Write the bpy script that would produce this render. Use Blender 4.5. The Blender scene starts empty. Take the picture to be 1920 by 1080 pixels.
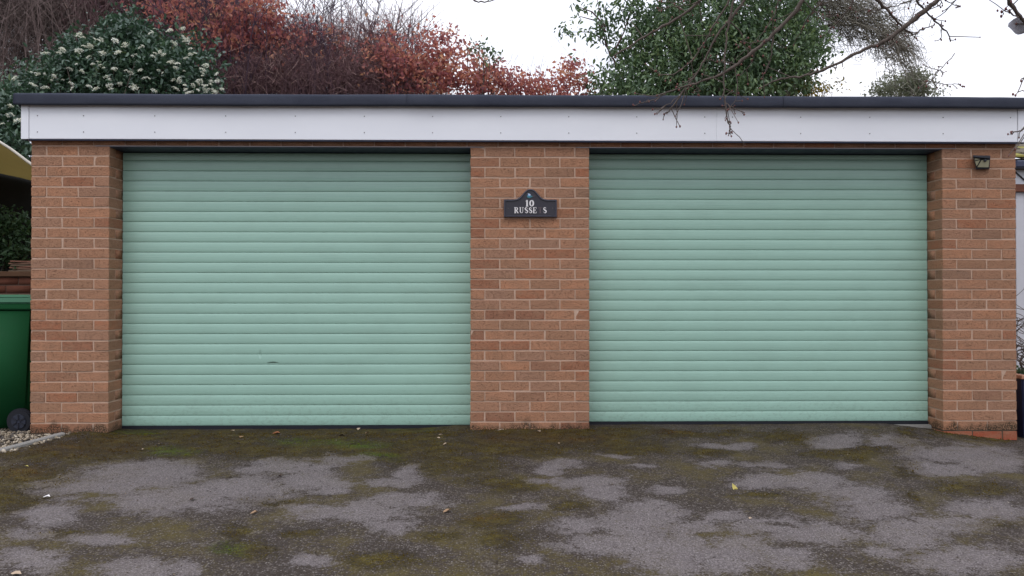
import bpy, bmesh, math, random
import numpy as np
from mathutils import Matrix, Vector, noise
random.seed(11); RNG = np.random.default_rng(7)
SC = bpy.context.scene; COL = SC.collection
R = math.radians

# ---------------------------------------------------------------- camera, sky, sun, exposure
CAMY, CAMZ, F = -6.1, 1.0, 1553.0            # metres, metres, focal length in 1920-wide photo pixels
YAW, PITCH, ROLL = .018, .0075, .0
cy, sy, cp, sp = math.cos(YAW), math.sin(YAW), math.cos(PITCH), math.sin(PITCH)
right0 = Vector((cy, -sy, 0)); fwd0 = Vector((sy, cy, 0))
fwd = fwd0*cp + Vector((0, 0, 1))*sp
up0 = -fwd0*sp + Vector((0, 0, 1))*cp
right = right0*math.cos(ROLL) - up0*math.sin(ROLL)*-1
up = up0*math.cos(ROLL) - right0*math.sin(ROLL)
cd = bpy.data.cameras.new('camera'); cam = bpy.data.objects.new('camera', cd); COL.objects.link(cam)
cd.sensor_width = 36; cd.lens = 36*F/1920; cd.clip_start = .05; cd.clip_end = 1200
cam.matrix_world = Matrix(((right.x, up.x, -fwd.x, 0), (right.y, up.y, -fwd.y, CAMY), (right.z, up.z, -fwd.z, CAMZ), (0, 0, 0, 1)))
SC.camera = cam
CP = Vector((0, CAMY, CAMZ))
def at(px, py, Y):                            # where the sight line of a photo pixel meets the plane y = Y
    d = fwd + right*((px-960)/F) + up*((540-py)/F)
    return CP + d*((Y-CAMY)/d.y)
def to_px(P):                                 # world points (N,3) -> photo pixels
    Q = P - np.array(CP); x = Q@np.array(right); y = Q@np.array(up); z = np.maximum(Q@np.array(fwd), .05)
    return 960+F*x/z, 540-F*y/z

w = bpy.data.worlds.new('World'); SC.world = w; w.use_nodes = True
nt = w.node_tree; nt.nodes.clear()
sky = nt.nodes.new('ShaderNodeTexSky'); sky.sky_type = 'NISHITA'; sky.sun_disc = False
sky.sun_elevation = R(52); sky.sun_rotation = R(200); sky.air_density = 1.0
tc = nt.nodes.new('ShaderNodeTexCoord'); mp = nt.nodes.new('ShaderNodeMapping'); mp.inputs['Scale'].default_value = (1, 1, 2.6)
nz = nt.nodes.new('ShaderNodeTexNoise'); nz.inputs['Scale'].default_value = 1.7; nz.inputs['Detail'].default_value = 5
rp = nt.nodes.new('ShaderNodeValToRGB')       # overcast: bright white cloud with slightly thinner places
rp.color_ramp.elements[0].position = .34; rp.color_ramp.elements[0].color = (8.9, 9.9, 12.4, 1)
rp.color_ramp.elements[1].position = .65; rp.color_ramp.elements[1].color = (15.0, 15.1, 16.2, 1)
mx = nt.nodes.new('ShaderNodeMix'); mx.data_type = 'RGBA'; mx.inputs[0].default_value = .93
bg = nt.nodes.new('ShaderNodeBackground'); bg.inputs['Strength'].default_value = .105
wo = nt.nodes.new('ShaderNodeOutputWorld')
L = nt.links
L.new(tc.outputs['Generated'], mp.inputs[0]); L.new(mp.outputs[0], nz.inputs['Vector']); L.new(nz.outputs['Fac'], rp.inputs[0])
sx_ = nt.nodes.new('ShaderNodeSeparateXYZ'); L.new(tc.outputs['Generated'], sx_.inputs[0])   # overcast sky: zenith brighter than horizon
gr = nt.nodes.new('ShaderNodeMapRange'); gr.inputs['From Min'].default_value = 0; gr.inputs['From Max'].default_value = 1
gr.inputs['To Min'].default_value = .58; gr.inputs['To Max'].default_value = 1.62; L.new(sx_.outputs[2], gr.inputs['Value'])
sc_ = nt.nodes.new('ShaderNodeVectorMath'); sc_.operation = 'SCALE'; L.new(rp.outputs[0], sc_.inputs[0]); L.new(gr.outputs[0], sc_.inputs['Scale'])
L.new(sky.outputs[0], mx.inputs[6]); L.new(sc_.outputs[0], mx.inputs[7]); L.new(mx.outputs[2], bg.inputs['Color']); L.new(bg.outputs[0], wo.inputs[0])
sl = bpy.data.lights.new('sun', 'SUN'); sl.energy = .55; sl.angle = R(25); sl.color = (1, .96, .9)
so = bpy.data.objects.new('sun', sl); COL.objects.link(so)
sd = Vector((math.sin(R(200))*math.cos(R(52)), math.cos(R(200))*math.cos(R(52)), math.sin(R(52))))
so.rotation_euler = sd.to_track_quat('Z', 'Y').to_euler(); so.location = (-3, -8, 12)
vs = SC.view_settings; vs.view_transform = 'Standard'; vs.look = 'None'; vs.exposure = 0; vs.gamma = 1; vs.use_curve_mapping = False
SC.render.engine = 'CYCLES'; SC.cycles.max_bounces = 8; SC.cycles.transparent_max_bounces = 8

# ---------------------------------------------------------------- material helpers
def rgb(c): return (c[0], c[1], c[2], 1)
class N:
    def __init__(s, name, rough=.8, spec=.3, metal=0):
        s.m = bpy.data.materials.new(name); s.m.use_nodes = True; s.t = s.m.node_tree
        s.b = s.t.nodes['Principled BSDF']; s.b.inputs['Roughness'].default_value = rough
        s.b.inputs['Specular IOR Level'].default_value = spec; s.b.inputs['Metallic'].default_value = metal
        s._h = None
    def n(s, ty, **k):
        o = s.t.nodes.new('ShaderNode'+ty)
        for a, v in k.items(): setattr(o, a, v)
        return o
    def put(s, sock, v):
        if hasattr(v, 'is_output') or isinstance(v, bpy.types.NodeSocket): s.t.links.new(v, sock)
        else: sock.default_value = rgb(v) if isinstance(v, (tuple, list)) and len(v) == 3 and sock.type == 'RGBA' else v
    def co(s, kind='Object', scale=(1, 1, 1), loc=None):
        c = s.n('TexCoord'); m = s.n('Mapping'); m.inputs['Scale'].default_value = scale
        s.t.links.new(c.outputs[kind], m.inputs[0])
        if loc is not None: s.put(m.inputs['Location'], loc)
        return m.outputs[0]
    def world(s, scale=(1, 1, 1)):
        g = s.n('NewGeometry'); m = s.n('Mapping'); m.inputs['Scale'].default_value = scale
        s.t.links.new(g.outputs['Position'], m.inputs[0]); return m.outputs[0]
    def noise(s, co, scale, detail=4, rough=.55, dist=0):
        o = s.n('TexNoise'); s.put(o.inputs['Vector'], co)
        o.inputs['Scale'].default_value = scale; o.inputs['Detail'].default_value = detail
        o.inputs['Roughness'].default_value = rough; o.inputs['Distortion'].default_value = dist
        return o.outputs['Fac']
    def vor(s, co, scale, out='Distance', rnd=1):
        o = s.n('TexVoronoi'); s.put(o.inputs['Vector'], co); o.inputs['Scale'].default_value = scale
        o.inputs['Randomness'].default_value = rnd; return o.outputs[out]
    def ramp(s, f, stops):
        o = s.n('ValToRGB'); e = o.color_ramp.elements
        while len(e) < len(stops): e.new(.5)
        for x, (p, c) in zip(e, stops):
            x.position = p; x.color = rgb(c) if isinstance(c, tuple) else (c, c, c, 1)
        s.put(o.inputs[0], f); return o.outputs[0]
    def mix(s, f, a, b, mode='MIX'):
        o = s.n('Mix', data_type='RGBA', blend_type=mode)
        s.put(o.inputs[0], f); s.put(o.inputs[6], a); s.put(o.inputs[7], b); return o.outputs[2]
    def math(s, op, a, b=0, c=None, clamp=False):
        o = s.n('Math', operation=op, use_clamp=clamp); s.put(o.inputs[0], a); s.put(o.inputs[1], b)
        if c is not None: s.put(o.inputs[2], c)
        return o.outputs[0]
    def attr(s, name):
        o = s.n('Attribute'); o.attribute_name = name; return o.outputs['Fac']
    def rand(s): return s.n('ObjectInfo').outputs['Random']
    def sep(s, v, i):
        o = s.n('SeparateXYZ'); s.put(o.inputs[0], v); return o.outputs[i]
    def color(s, v): s.put(s.b.inputs['Base Color'], v); return s
    def rough(s, v): s.put(s.b.inputs['Roughness'], v); return s
    def bump(s, h, dist=.002, st=1):
        o = s.n('Bump'); o.inputs['Distance'].default_value = dist; o.inputs['Strength'].default_value = st
        s.put(o.inputs['Height'], h)
        if s._h: s.t.links.new(s._h, o.inputs['Normal'])
        s._h = o.outputs[0]; s.put(s.b.inputs['Normal'], s._h); return s
def simple(name, c, rough=.7, spec=.3, metal=0, var=.25, sc=12, bump=0, kind='Object'):
    m = N(name, rough, spec, metal); n1 = m.noise(m.co(kind), sc)
    m.color(m.mix(n1, tuple(x*(1-var) for x in c), tuple(x*(1+var) for x in c)))
    m.rough(m.ramp(n1, [(.3, max(rough-.08, .02)), (.7, min(rough+.08, 1.))]))
    if bump: m.bump(m.noise(m.co(kind), sc*8), bump)
    return m.m

# ---------------------------------------------------------------- object helpers
def link(o, parent=None): COL.objects.link(o); o.parent = parent; return o
def tag(o, label=None, cat=None, group=None, kind=None):
    for k, v in (('label', label), ('category', cat), ('group', group), ('kind', kind)):
        if v: o[k] = v
    return o
def empty(name, loc=(0, 0, 0), label=None, cat=None, group=None):
    o = bpy.data.objects.new(name, None); o.location = loc; o.empty_display_size = .1; link(o); return tag(o, label, cat, group)
def mesh_obj(name, verts, faces, mat, parent=None, smooth=False, attrs=None):
    me = bpy.data.meshes.new(name)
    if isinstance(verts, np.ndarray) and isinstance(faces, np.ndarray):
        nv, nf, k = len(verts), len(faces), faces.shape[1]
        me.vertices.add(nv); me.vertices.foreach_set('co', np.ascontiguousarray(verts, np.float32).ravel())
        me.loops.add(nf*k); me.loops.foreach_set('vertex_index', np.ascontiguousarray(faces, np.int32).ravel())
        me.polygons.add(nf); me.polygons.foreach_set('loop_start', np.arange(0, nf*k, k, dtype=np.int32))
        me.polygons.foreach_set('loop_total', np.full(nf, k, np.int32))
        me.update(calc_edges=True)
    else:
        me.from_pydata([tuple(v) for v in verts], [], [tuple(f) for f in faces]); me.update()
    if mat: me.materials.append(mat)
    if attrs:
        for an, av in attrs.items():
            a = me.attributes.new(an, 'FLOAT', 'POINT'); a.data.foreach_set('value', np.ascontiguousarray(av, np.float32))
    if smooth: me.polygons.foreach_set('use_smooth', np.ones(len(me.polygons), bool))
    o = bpy.data.objects.new(name, me); link(o, parent); return o
def bm_obj(name, bm, mat, parent=None, smooth=False):
    me = bpy.data.meshes.new(name); bmesh.ops.recalc_face_normals(bm, faces=bm.faces[:]); bm.to_mesh(me); bm.free()
    if mat: me.materials.append(mat)
    if smooth:
        for p in me.polygons: p.use_smooth = True
    o = bpy.data.objects.new(name, me); link(o, parent); return o
def box(bm, x0, x1, y0, y1, z0, z1, bev=0):
    vs = [bm.verts.new((x, y, z)) for x in (x0, x1) for y in (y0, y1) for z in (z0, z1)]
    fs = [bm.faces.new([vs[i] for i in f]) for f in ((0, 1, 3, 2), (4, 6, 7, 5), (0, 4, 5, 1), (2, 3, 7, 6), (0, 2, 6, 4), (1, 5, 7, 3))]
    if bev:
        es = list({e for f in fs for e in f.edges}); bmesh.ops.bevel(bm, geom=es, offset=bev, segments=1, affect='EDGES')
    return vs
def boxo(name, x0, x1, y0, y1, z0, z1, mat, parent=None, bev=0):
    bm = bmesh.new(); box(bm, x0, x1, y0, y1, z0, z1, bev); return bm_obj(name, bm, mat, parent)
def prism(bm, pts, y0, y1):                    # outline in (x,z) pulled from y0 to y1
    a = [bm.verts.new((x, y0, z)) for x, z in pts]; b = [bm.verts.new((x, y1, z)) for x, z in pts]
    n = len(pts); bm.faces.new(a); bm.faces.new(b[::-1])
    for i in range(n): bm.faces.new((a[i], b[i], b[(i+1) % n], a[(i+1) % n]))
def tubes(paths, sides=4):
    """paths: list of (points (n,3), radii (n,)) -> verts, quads"""
    V, Fc, o = [], [], 0
    ang = np.arange(sides)*2*math.pi/sides; ca, sa = np.cos(ang), np.sin(ang)
    for P, r in paths:
        P = np.asarray(P, float); r = np.asarray(r, float); n = len(P)
        T = np.gradient(P, axis=0); T /= np.linalg.norm(T, axis=1)[:, None]+1e-9
        ref = np.array([0, 0, 1.]) if abs(T[0, 2]) < .9 else np.array([1., 0, 0])
        A = np.cross(T, ref); A /= np.linalg.norm(A, axis=1)[:, None]+1e-9; B = np.cross(T, A)
        ring = P[:, None, :] + r[:, None, None]*(A[:, None, :]*ca[None, :, None] + B[:, None, :]*sa[None, :, None])
        V.append(ring.reshape(-1, 3))
        i = np.arange(n-1)[:, None]*sides; j = np.arange(sides)[None, :]; k = (j+1) % sides
        Fc.append((np.stack([i+j, i+k, i+sides+k, i+sides+j], -1)+o).reshape(-1, 4)); o += n*sides
    return np.concatenate(V), np.concatenate(Fc)
def leaf_mesh(C, size, aspect=.5, up=.3, droop=0, seed=0, fold=.25):
    """many leaf blades, six points and two quads each"""
    rg = np.random.default_rng(seed); n = len(C)
    size = size*rg.uniform(.6, 1.3, n)
    D = rg.normal(size=(n, 3)); D[:, 2] -= droop; D /= np.linalg.norm(D, axis=1)[:, None]
    Nn = rg.normal(size=(n, 3)); Nn[:, 2] += up*3; W = np.cross(D, Nn); W /= np.linalg.norm(W, axis=1)[:, None]+1e-9
    Nn = np.cross(W, D); s = size[:, None]
    a = C; b = C+D*s*.45+Nn*s*.03; c = C+D*s-Nn*s*.08
    wv = W*s*aspect*.5; lift = Nn*s*aspect*fold
    l1 = C+D*s*.28+wv+lift; l2 = C+D*s*.68+wv*.75+lift*.8; r1 = C+D*s*.28-wv+lift; r2 = C+D*s*.68-wv*.75+lift*.8
    V = np.stack([a, l1, l2, c, r2, r1], 1).reshape(-1, 3)
    base = np.arange(n)[:, None]*6
    Q = np.concatenate([base+np.array([[0, 1, 2, 3]]), base+np.array([[0, 3, 4, 5]])])
    bx_, by_, bz_ = (C[:, i]*2.2 for i in range(3))
    big = .5+.5*np.sin(bx_*1.7+2*np.sin(by_+seed)+bz_*2.3+seed)*np.cos(bz_*1.9-bx_*.8+1.5*np.sin(bz_*3+bx_*2.1))
    return V, Q, np.repeat(np.clip(rg.random(n)*.62+big*.38, 0, 1), 6)

# ---------------------------------------------------------------- materials
def brick_mat(name, cols, pit=1.0, blemish=True):
    m = N(name, .92, .15)
    rd = m.rand(); off = m.n('CombineXYZ'); m.put(off.inputs[0], m.math('MULTIPLY', rd, 37)); m.put(off.inputs[2], m.math('MULTIPLY', rd, 91))
    g = m.n('NewGeometry'); va = m.n('VectorMath', operation='ADD'); m.put(va.inputs[0], g.outputs['Position']); m.put(va.inputs[1], off.outputs[0])
    def mp_(sc):
        q = m.n('Mapping'); q.inputs['Scale'].default_value = sc; m.put(q.inputs[0], va.outputs[0]); return q.outputs[0]
    base = m.ramp(m.attr('v') if name == 'brickwork' else rd, cols)
    big = m.noise(mp_((1, 1, 2.2)), 9, 3)
    base = m.mix(m.ramp(big, [(.35, 0.), (.7, .7)]), base, (.36, .20, .12))
    grain = m.noise(mp_((1, 1, 2.4)), 260, 3, .7)
    base = m.mix(m.ramp(grain, [(.3, .75), (.55, 0.)]), base, (.20, .105, .065))
    drag = m.noise(mp_((1, 1, 3.4)), 78, 4, .65, 1.2)            # dark pits torn along the wire-cut face
    pits = m.ramp(drag, [(.37, 1.), (.445, 0.)])
    base = m.mix(m.math('MULTIPLY', pits, .72*pit), base, (.09, .045, .028))
    light = m.ramp(m.noise(mp_((1, 1, 2)), 120, 2), [(.6, 0.), (.8, .5)])
    base = m.mix(light, base, (.62, .42, .30))
    if blemish:                                                   # damp dark growth low on the brickwork
        pos = g.outputs['Position']; z = m.sep(pos, 2)
        wv = m.noise(m.world((1, 1, .25)), 7, 4)
        hgt = m.math('MULTIPLY_ADD', wv, .26, -.075)
        dm = m.math('MULTIPLY', m.math('SUBTRACT', hgt, z), 26, clamp=True)
        sp_ = m.ramp(m.noise(m.world(), 120, 3), [(.38, .1), (.55, 1.)])
        base = m.mix(m.math('MULTIPLY', m.math('MULTIPLY', dm, sp_), .9), base, (.03, .026, .016))
    m.color(base)
    m.bump(m.noise(mp_((1, 1, 1.6)), 70, 5, .7), .004, .6); m.bump(m.math('SUBTRACT', 1, pits), .003, .8)
    return m.m
BC = [(0, (.36, .195, .115)), (.2, (.47, .235, .135)), (.4, (.49, .235, .13)), (.55, (.38, .215, .14)), (.7, (.55, .255, .135)), (.8, (.27, .165, .11)), (.9, (.46, .18, .09)), (1, (.31, .135, .08))]
YD_ = .218
M_BRICK = brick_mat('wirecut_brick', BC)
M_BRICKWORK = brick_mat('brickwork', BC)
M_SHADEDBRICK = simple('shaded_brick', (.14, .055, .035), .95, .1, var=.4, sc=9)  # low wall brick: shade of canopy and shrub is put into the colour
M_RED = brick_mat('red_engineering_brick', [(0, (.36, .075, .035)), (1, (.42, .10, .05))], .25, False)
m = N('mortar', .95, .1); c = m.world()
base = m.mix(m.noise(c, 14, 4), (.46, .30, .21), (.59, .41, .305))
base = m.mix(m.ramp(m.noise(c, 160, 3), [(.35, .6), (.55, 0.)]), base, (.40, .28, .21))
z = m.sep(c, 2); hgt = m.math('MULTIPLY_ADD', m.noise(m.world((1, 1, .25)), 7, 4), .2, -.05)
base = m.mix(m.math('MULTIPLY', m.math('MULTIPLY', m.math('SUBTRACT', hgt, z), 22, clamp=True), .85), base, (.04, .032, .02))
m.color(base).bump(m.noise(c, 120, 4), .004); M_MORTAR = m.m

m = N('green_powder_coat', .3, .6); rd = m.rand()               # brushed lines run along each slat
st = m.noise(m.world((.7, 1, 260)), 1.0, 3, .6); st2 = m.noise(m.world((2.2, 1, 420)), 1.3, 3, .6)
b1 = m.mix(st, (.295, .475, .375), (.36, .55, .445))
b1 = m.mix(m.math('MULTIPLY', rd, .22), b1, (.265, .43, .345))
drt = m.ramp(m.noise(m.world((1.5, 1, 3)), 2.2, 5, .6), [(.45, 0.), (.75, .22)])
b1 = m.mix(drt, b1, (.22, .33, .26))
zz_ = m.sep(m.world(), 2); low = m.math('MULTIPLY', m.math('SUBTRACT', .32, zz_), 1.6, clamp=True)
spl = m.ramp(m.noise(m.world((1, 1, 1.6)), 34, 5, .7), [(.5, 0.), (.68, .8)])
b1 = m.mix(m.math('MULTIPLY', low, spl), b1, (.16, .20, .15))
vd = m.n('VectorMath', operation='DISTANCE'); dp_ = at(512, 681.5, YD_); m.put(vd.inputs[0], m.world((1, 1, 3.5))); vd.inputs[1].default_value = (dp_.x, dp_.y, dp_.z*3.5)
vd2 = m.n('VectorMath', operation='DISTANCE'); dq_ = at(488, 664, YD_); m.put(vd2.inputs[0], m.world((3, 1, 1))); vd2.inputs[1].default_value = (dq_.x*3, dq_.y, dq_.z)
m.color(b1).rough(m.ramp(st2, [(.3, .22), (.7, .38)])).bump(st2, .0008, .6)
m.bump(m.ramp(vd.outputs['Value'], [(0, 0.), (.05, 1.)]), .012, 1).bump(m.ramp(vd2.outputs['Value'], [(0, 0.), (.035, 1.)]), .006, 1)
m.bump(m.noise(m.world((1, 1, .6)), 1.3, 3), .012, .5); M_SLAT = m.m
m = N('white_fascia_pvc', .32, .4); c = m.world((.5, 1, 1.4))
m.color(m.mix(m.ramp(m.noise(c, 3, 4), [(.35, 0.), (.8, 1.)]), (.82, .82, .835), (.765, .765, .785)))
m.bump(m.noise(m.world((1, 1, .3)), 1.6, 2), .01, .5); M_FASCIA = m.m
m = N('mineral_felt', .95, .12); c = m.world()
fb = m.mix(m.noise(c, 420, 2, .8), (.022, .025, .036), (.078, .083, .106))
fb = m.mix(m.ramp(m.noise(m.world((1, 1, .4)), 5, 4), [(.4, 0.), (.75, .45)]), fb, (.03, .034, .05))
m.color(fb).bump(m.noise(c, 380, 3, .8), .003, .9).bump(m.noise(c, 9, 3), .008, .5); M_FELT = m.m
M_NAVY = simple('dark_navy_underside', (.02, .026, .055), .5, .4)
M_SEAL = simple('black_rubber', (.012, .013, .018), .6, .3)
M_CURTAIN = simple('dark_green_joint', (.03, .06, .05), .7, .2)
M_STEEL = simple('galvanised_steel', (.30, .27, .27), .55, .5)
M_SCREW = simple('dull_screw', (.16, .14, .13), .6, .4)
m = N('concrete', .93, .15); c = m.world()
m.color(m.mix(m.noise(c, 60, 5, .7), (.17, .16, .145), (.34, .32, .29))).bump(m.noise(c, 140, 4), .003); M_CONC = m.m
M_BARK = simple('bare_bark', (.12, .095, .08), .9, .1, var=.5, sc=30)
M_TWIGBROWN = simple('reddish_twig', (.13, .075, .078), .9, .1, var=.5, sc=3)
def twig_mat(name, a, b):
    m = N(name, .9, .1); m.color(m.ramp(m.attr('v'), [(0, tuple(x*.35 for x in a)), (.6, a), (1, b)])); return m.m
M_TWV_GREY = twig_mat('grey_fine_twig', (.21, .16, .145), (.50, .41, .35)); M_TWV_RED = twig_mat('purple_fine_twig', (.26, .145, .15), (.56, .38, .32)); M_TWV_LICH = twig_mat('lichen_fine_twig', (.32, .30, .24), (.5, .47, .38))
M_TWIGPURPLE = simple('dark_purple_twig', (.085, .06, .085), .9, .1, var=.4, sc=3)
M_LICHEN = simple('lichen_twig', (.26, .235, .19), .9, .1, var=.4, sc=3)
M_TWIGGREY = simple('greybrown_twig', (.21, .155, .14), .9, .1, var=.5, sc=3)
def leaf_mat(name, cols, trans=.3, rough=.55, spec=.35):
    m = N(name, rough, spec); cl = m.ramp(m.attr('v'), cols); m.color(cl)
    tr = m.n('BsdfTranslucent'); m.put(tr.inputs['Color'], m.mix(1, cl, (1.5, 1.5, 1.2), 'MULTIPLY'))
    ms = m.n('MixShader'); ms.inputs[0].default_value = trans
    out = m.t.nodes['Material Output']; m.t.links.new(m.b.outputs[0], ms.inputs[1]); m.t.links.new(tr.outputs[0], ms.inputs[2]); m.t.links.new(ms.outputs[0], out.inputs[0])
    return m.m
M_RUSSET = leaf_mat('russet_leaf', [(0, (.18, .065, .085)), (.35, (.34, .12, .125)), (.65, (.47, .19, .15)), (.85, (.54, .28, .18)), (1, (.66, .45, .31))], .5)
M_VIB = leaf_mat('viburnum_leaf', [(0, (.025, .05, .032)), (.5, (.05, .095, .058)), (.9, (.085, .145, .08)), (1, (.17, .2, .08))], .15, .38, .5)
M_EVER = leaf_mat('evergreen_leaf', [(0, (.045, .075, .045)), (.45, (.085, .14, .065)), (.8, (.15, .22, .09)), (1, (.24, .30, .13))], .2, .45, .45)
M_GREY = leaf_mat('greygreen_leaf', [(0, (.09, .10, .07)), (1, (.22, .23, .16))], .4)
M_GOLD = leaf_mat('golden_leaf', [(0, (.12, .10, .03)), (.5, (.25, .2, .04)), (1, (.5, .34, .06))], .4)
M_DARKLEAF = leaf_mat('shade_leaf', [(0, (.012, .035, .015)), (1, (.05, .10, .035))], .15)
M_PETAL = leaf_mat('cream_petal', [(0, (.42, .42, .34)), (.5, (.72, .71, .65)), (1, (.84, .84, .8))], .3, .7)

# ---------------------------------------------------------------- ground
XL, XR = at(57.6, 540, 0).x, at(1905.5, 540, 0).x          # outer faces of the garage
def smooth(a, b, x): t = np.clip((x-a)/(b-a), 0, 1); return t*t*(3-2*t)
ZK = np.array([(-9, -.16), (-5, -.075), (-3.7, -.042), (-3.5, -.034), (-3.2, -.018), (-3.0, .0), (-2.75, -.022), (-.6, -.022), (-.32, .003), (.55, .004), (.8, .004), (2.95, .012), (3.15, -.008), (3.4, -.04), (3.75, -.082), (5, -.16), (9, -.4)])
def gz(x, y):
    x = np.asarray(x, float); y = np.asarray(y, float)
    near = np.interp(x, ZK[:, 0], ZK[:, 1]); d = np.maximum(-y, 0)
    broad = np.interp(x, [-9, -3.5, 0, 3.2, 9], [-.16, -.05, .0, -.03, -.4])
    k = np.exp(-d/.9)
    return near*k + broad*(1-k) - .055*d - .006*d*d*.5 + .006*np.sin(x*1.7+y*1.1)*(1-np.exp(-d))
def gzf(x, y): return float(gz(x, y))

# stains and growth on the tarmac: where they lie, as ellipses (centre, half axes) seen over the drive
DRY = [(90,965,80,24),(180,915,120,34),(270,890,120,28),(330,935,150,32),(450,915,110,34),(560,872,90,18),(590,900,80,24),(470,880,50,10),
 (770,885,34,22),(735,905,60,10),(640,862,60,8),(620,915,40,12),(600,960,80,15),(690,960,90,24),(760,940,90,14),(730,985,60,16),(560,948,40,10),
 (260,1070,110,26),(350,1065,30,20),(60,1050,80,30),(590,1050,50,14),(60,1000,60,12),(200,1010,90,12),
 (1050,872,44,12),(1110,905,90,12),(1140,925,60,24),(1010,897,40,6),(975,953,55,9),(1020,880,40,6),(1160,855,26,5),(1205,872,24,5),
 (1080,990,50,18),(1180,985,90,32),(1230,960,60,25),(1150,1020,110,30),(1260,1040,120,50),(1010,1045,30,10),
 (1360,838,60,7),(1330,870,40,8),(1570,826,60,14),(1680,830,60,14),(1790,850,120,18),(1860,868,80,18),(1760,880,90,14),
 (1450,875,60,10),(1520,905,60,22),(1590,872,25,7),(1600,925,70,26),(1440,905,70,14),(1640,960,90,24),(1430,985,90,24),(1530,1000,110,26),
 (1780,985,110,20),(1860,955,90,20),(1380,1040,110,40),(1500,1050,60,30),(1700,1000,90,30),(1800,1050,130,30),(1640,1040,50,20),(1350,970,40,12),(1250,920,30,10),(1290,1000,60,30)]
DARK = [(385,880,36,14),(420,892,40,10),(670,889,62,13),(170,930,60,9),(590,936,60,7),(1000,925,60,10),(1300,890,50,22),(1330,945,60,14),(1480,880,120,5),(1640,880,70,12),
 (1700,915,36,30),(1560,960,60,8),(1450,985,70,5),(1280,800,50,8),(1560,850,130,12),(1420,970,60,6),(1590,1050,80,14),(1500,1020,60,6),(1120,940,40,8),(1420,925,70,7),(1330,1000,50,6)]
MOSS = [(150,850,260,22),(420,842,260,20),(700,845,260,22),(950,842,260,18),(330,815,330,16),(700,812,330,16),(1030,812,260,16),(180,835,180,26),(400,830,220,26),(620,830,160,26),(800,835,150,26),(960,830,170,24),(1120,825,150,20),(1300,812,120,10),(60,890,110,30),(20,935,50,30),
 (740,860,70,16),(870,870,90,22),(930,905,80,18),(920,975,70,18),(830,1005,50,12),(470,1030,70,26),(440,1000,40,14),(560,1000,50,10),(720,1050,80,18),(960,1010,70,20),
 (1080,950,60,10),(1470,822,90,12),(1600,850,110,12),(1700,820,30,24),(1820,918,90,16),(1700,885,28,14),(1712,930,16,10),(1850,820,70,10),(1800,812,80,8),(1850,985,80,7),(1420,928,60,6),
 (1575,936,22,6),(500,938,60,12),(1010,825,100,18),(1310,850,60,8),(100,1000,70,10),(1200,840,90,14)]
GREEN = [(660,836,90,11),(320,845,50,9),(560,828,60,8),(420,1030,60,20),(700,858,60,8),(260,812,60,7),(760,805,60,6)]
RUST = [(1060,822,110,12),(150,840,160,20),(40,880,70,20),(950,825,60,10),(900,965,50,12),(1250,810,60,7)]
def mask(px, py, blobs):
    v = np.zeros_like(px)
    for cx_, cy_, rx, ry in blobs: v = np.maximum(v, 1.25-np.sqrt(((px-cx_)/rx)**2+((py-cy_)/ry)**2))
    return np.clip(v/.95, 0, 1)
def fbm(x, y, f, seed, octv=4):
    rg = np.random.default_rng(seed); out = np.zeros_like(x); a = 1; tot = 0
    for o in range(octv):
        s = np.zeros_like(x)
        for k in range(6):
            th = rg.uniform(0, 6.28); ph = rg.uniform(0, 6.28); kf = f*rg.uniform(.7, 1.4)
            s += np.sin(kf*(x*math.cos(th)+y*math.sin(th))+ph+1.3*np.sin(kf*.7*(y*math.cos(th)-x*math.sin(th))+ph*2))
        out += a*s/3.5; tot += a; a *= .55; f *= 2.1
    return out/tot
def drive_masks(x, y, z):
    P = np.stack([x, y, z], 1); px, py = to_px(P)
    wx = fbm(x, y, 6, 1)*26+fbm(x, y, 22, 2)*9; wy = fbm(x, y, 6, 3)*9+fbm(x, y, 22, 4)*4
    vis = (py > 700) & (py < 1110) & (y > -5)
    q = px+wx, py+wy
    inside = np.where(vis, smooth(-300, -60, px)*(1-smooth(1980, 2200, px)), 0)*(1-smooth(1085, 1110, py))
    gen = smooth(-.1, .35, fbm(x, y, 2.4, 9)); gm = smooth(.15, .6, fbm(x, y, 2.0, 12))
    dry = np.clip(mask(*q, DRY)*1.15+.16*fbm(x, y, 16, 41, 3)+.14*fbm(x, y, 50, 42, 2), 0, 1)*(1-.85*mask(*q, DARK)); moss = np.clip(mask(*q, MOSS)*1.1+.25*fbm(x, y, 13, 43, 3)*(mask(*q, MOSS) > .03), 0, 1)
    return (dry*inside+gen*(1-inside), np.where(inside > .5, moss, gm), mask(*q, GREEN)*inside, mask(*q, RUST)*inside)

xs = np.unique(np.concatenate([np.linspace(-9, -4.6, 45), np.arange(-4.6, 4.6, .022), np.linspace(4.6, 9, 45)]))
ys = np.unique(np.concatenate([np.linspace(-9, -3.8, 40), np.arange(-3.8, .3, .018), [.3]]))
GX, GY = np.meshgrid(xs, ys); gx, gy = GX.ravel(), GY.ravel()
rel = fbm(gx, gy, 40, 31, 2)*.0015+fbm(gx, gy, 7, 32, 2)*.003
zz = gz(gx, gy)+rel
kd, km, kg, kr = drive_masks(gx, gy, zz)
zz = zz + km*.008*(.5+.5*fbm(gx, gy, 60, 33, 2))*smooth(-1.2, -.3, gy)
nx, ny = len(xs), len(ys)
ii = (np.arange(ny-1)[:, None]*nx+np.arange(nx-1)[None, :]).ravel()
Q = np.stack([ii, ii+1, ii+1+nx, ii+nx], 1)
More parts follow.
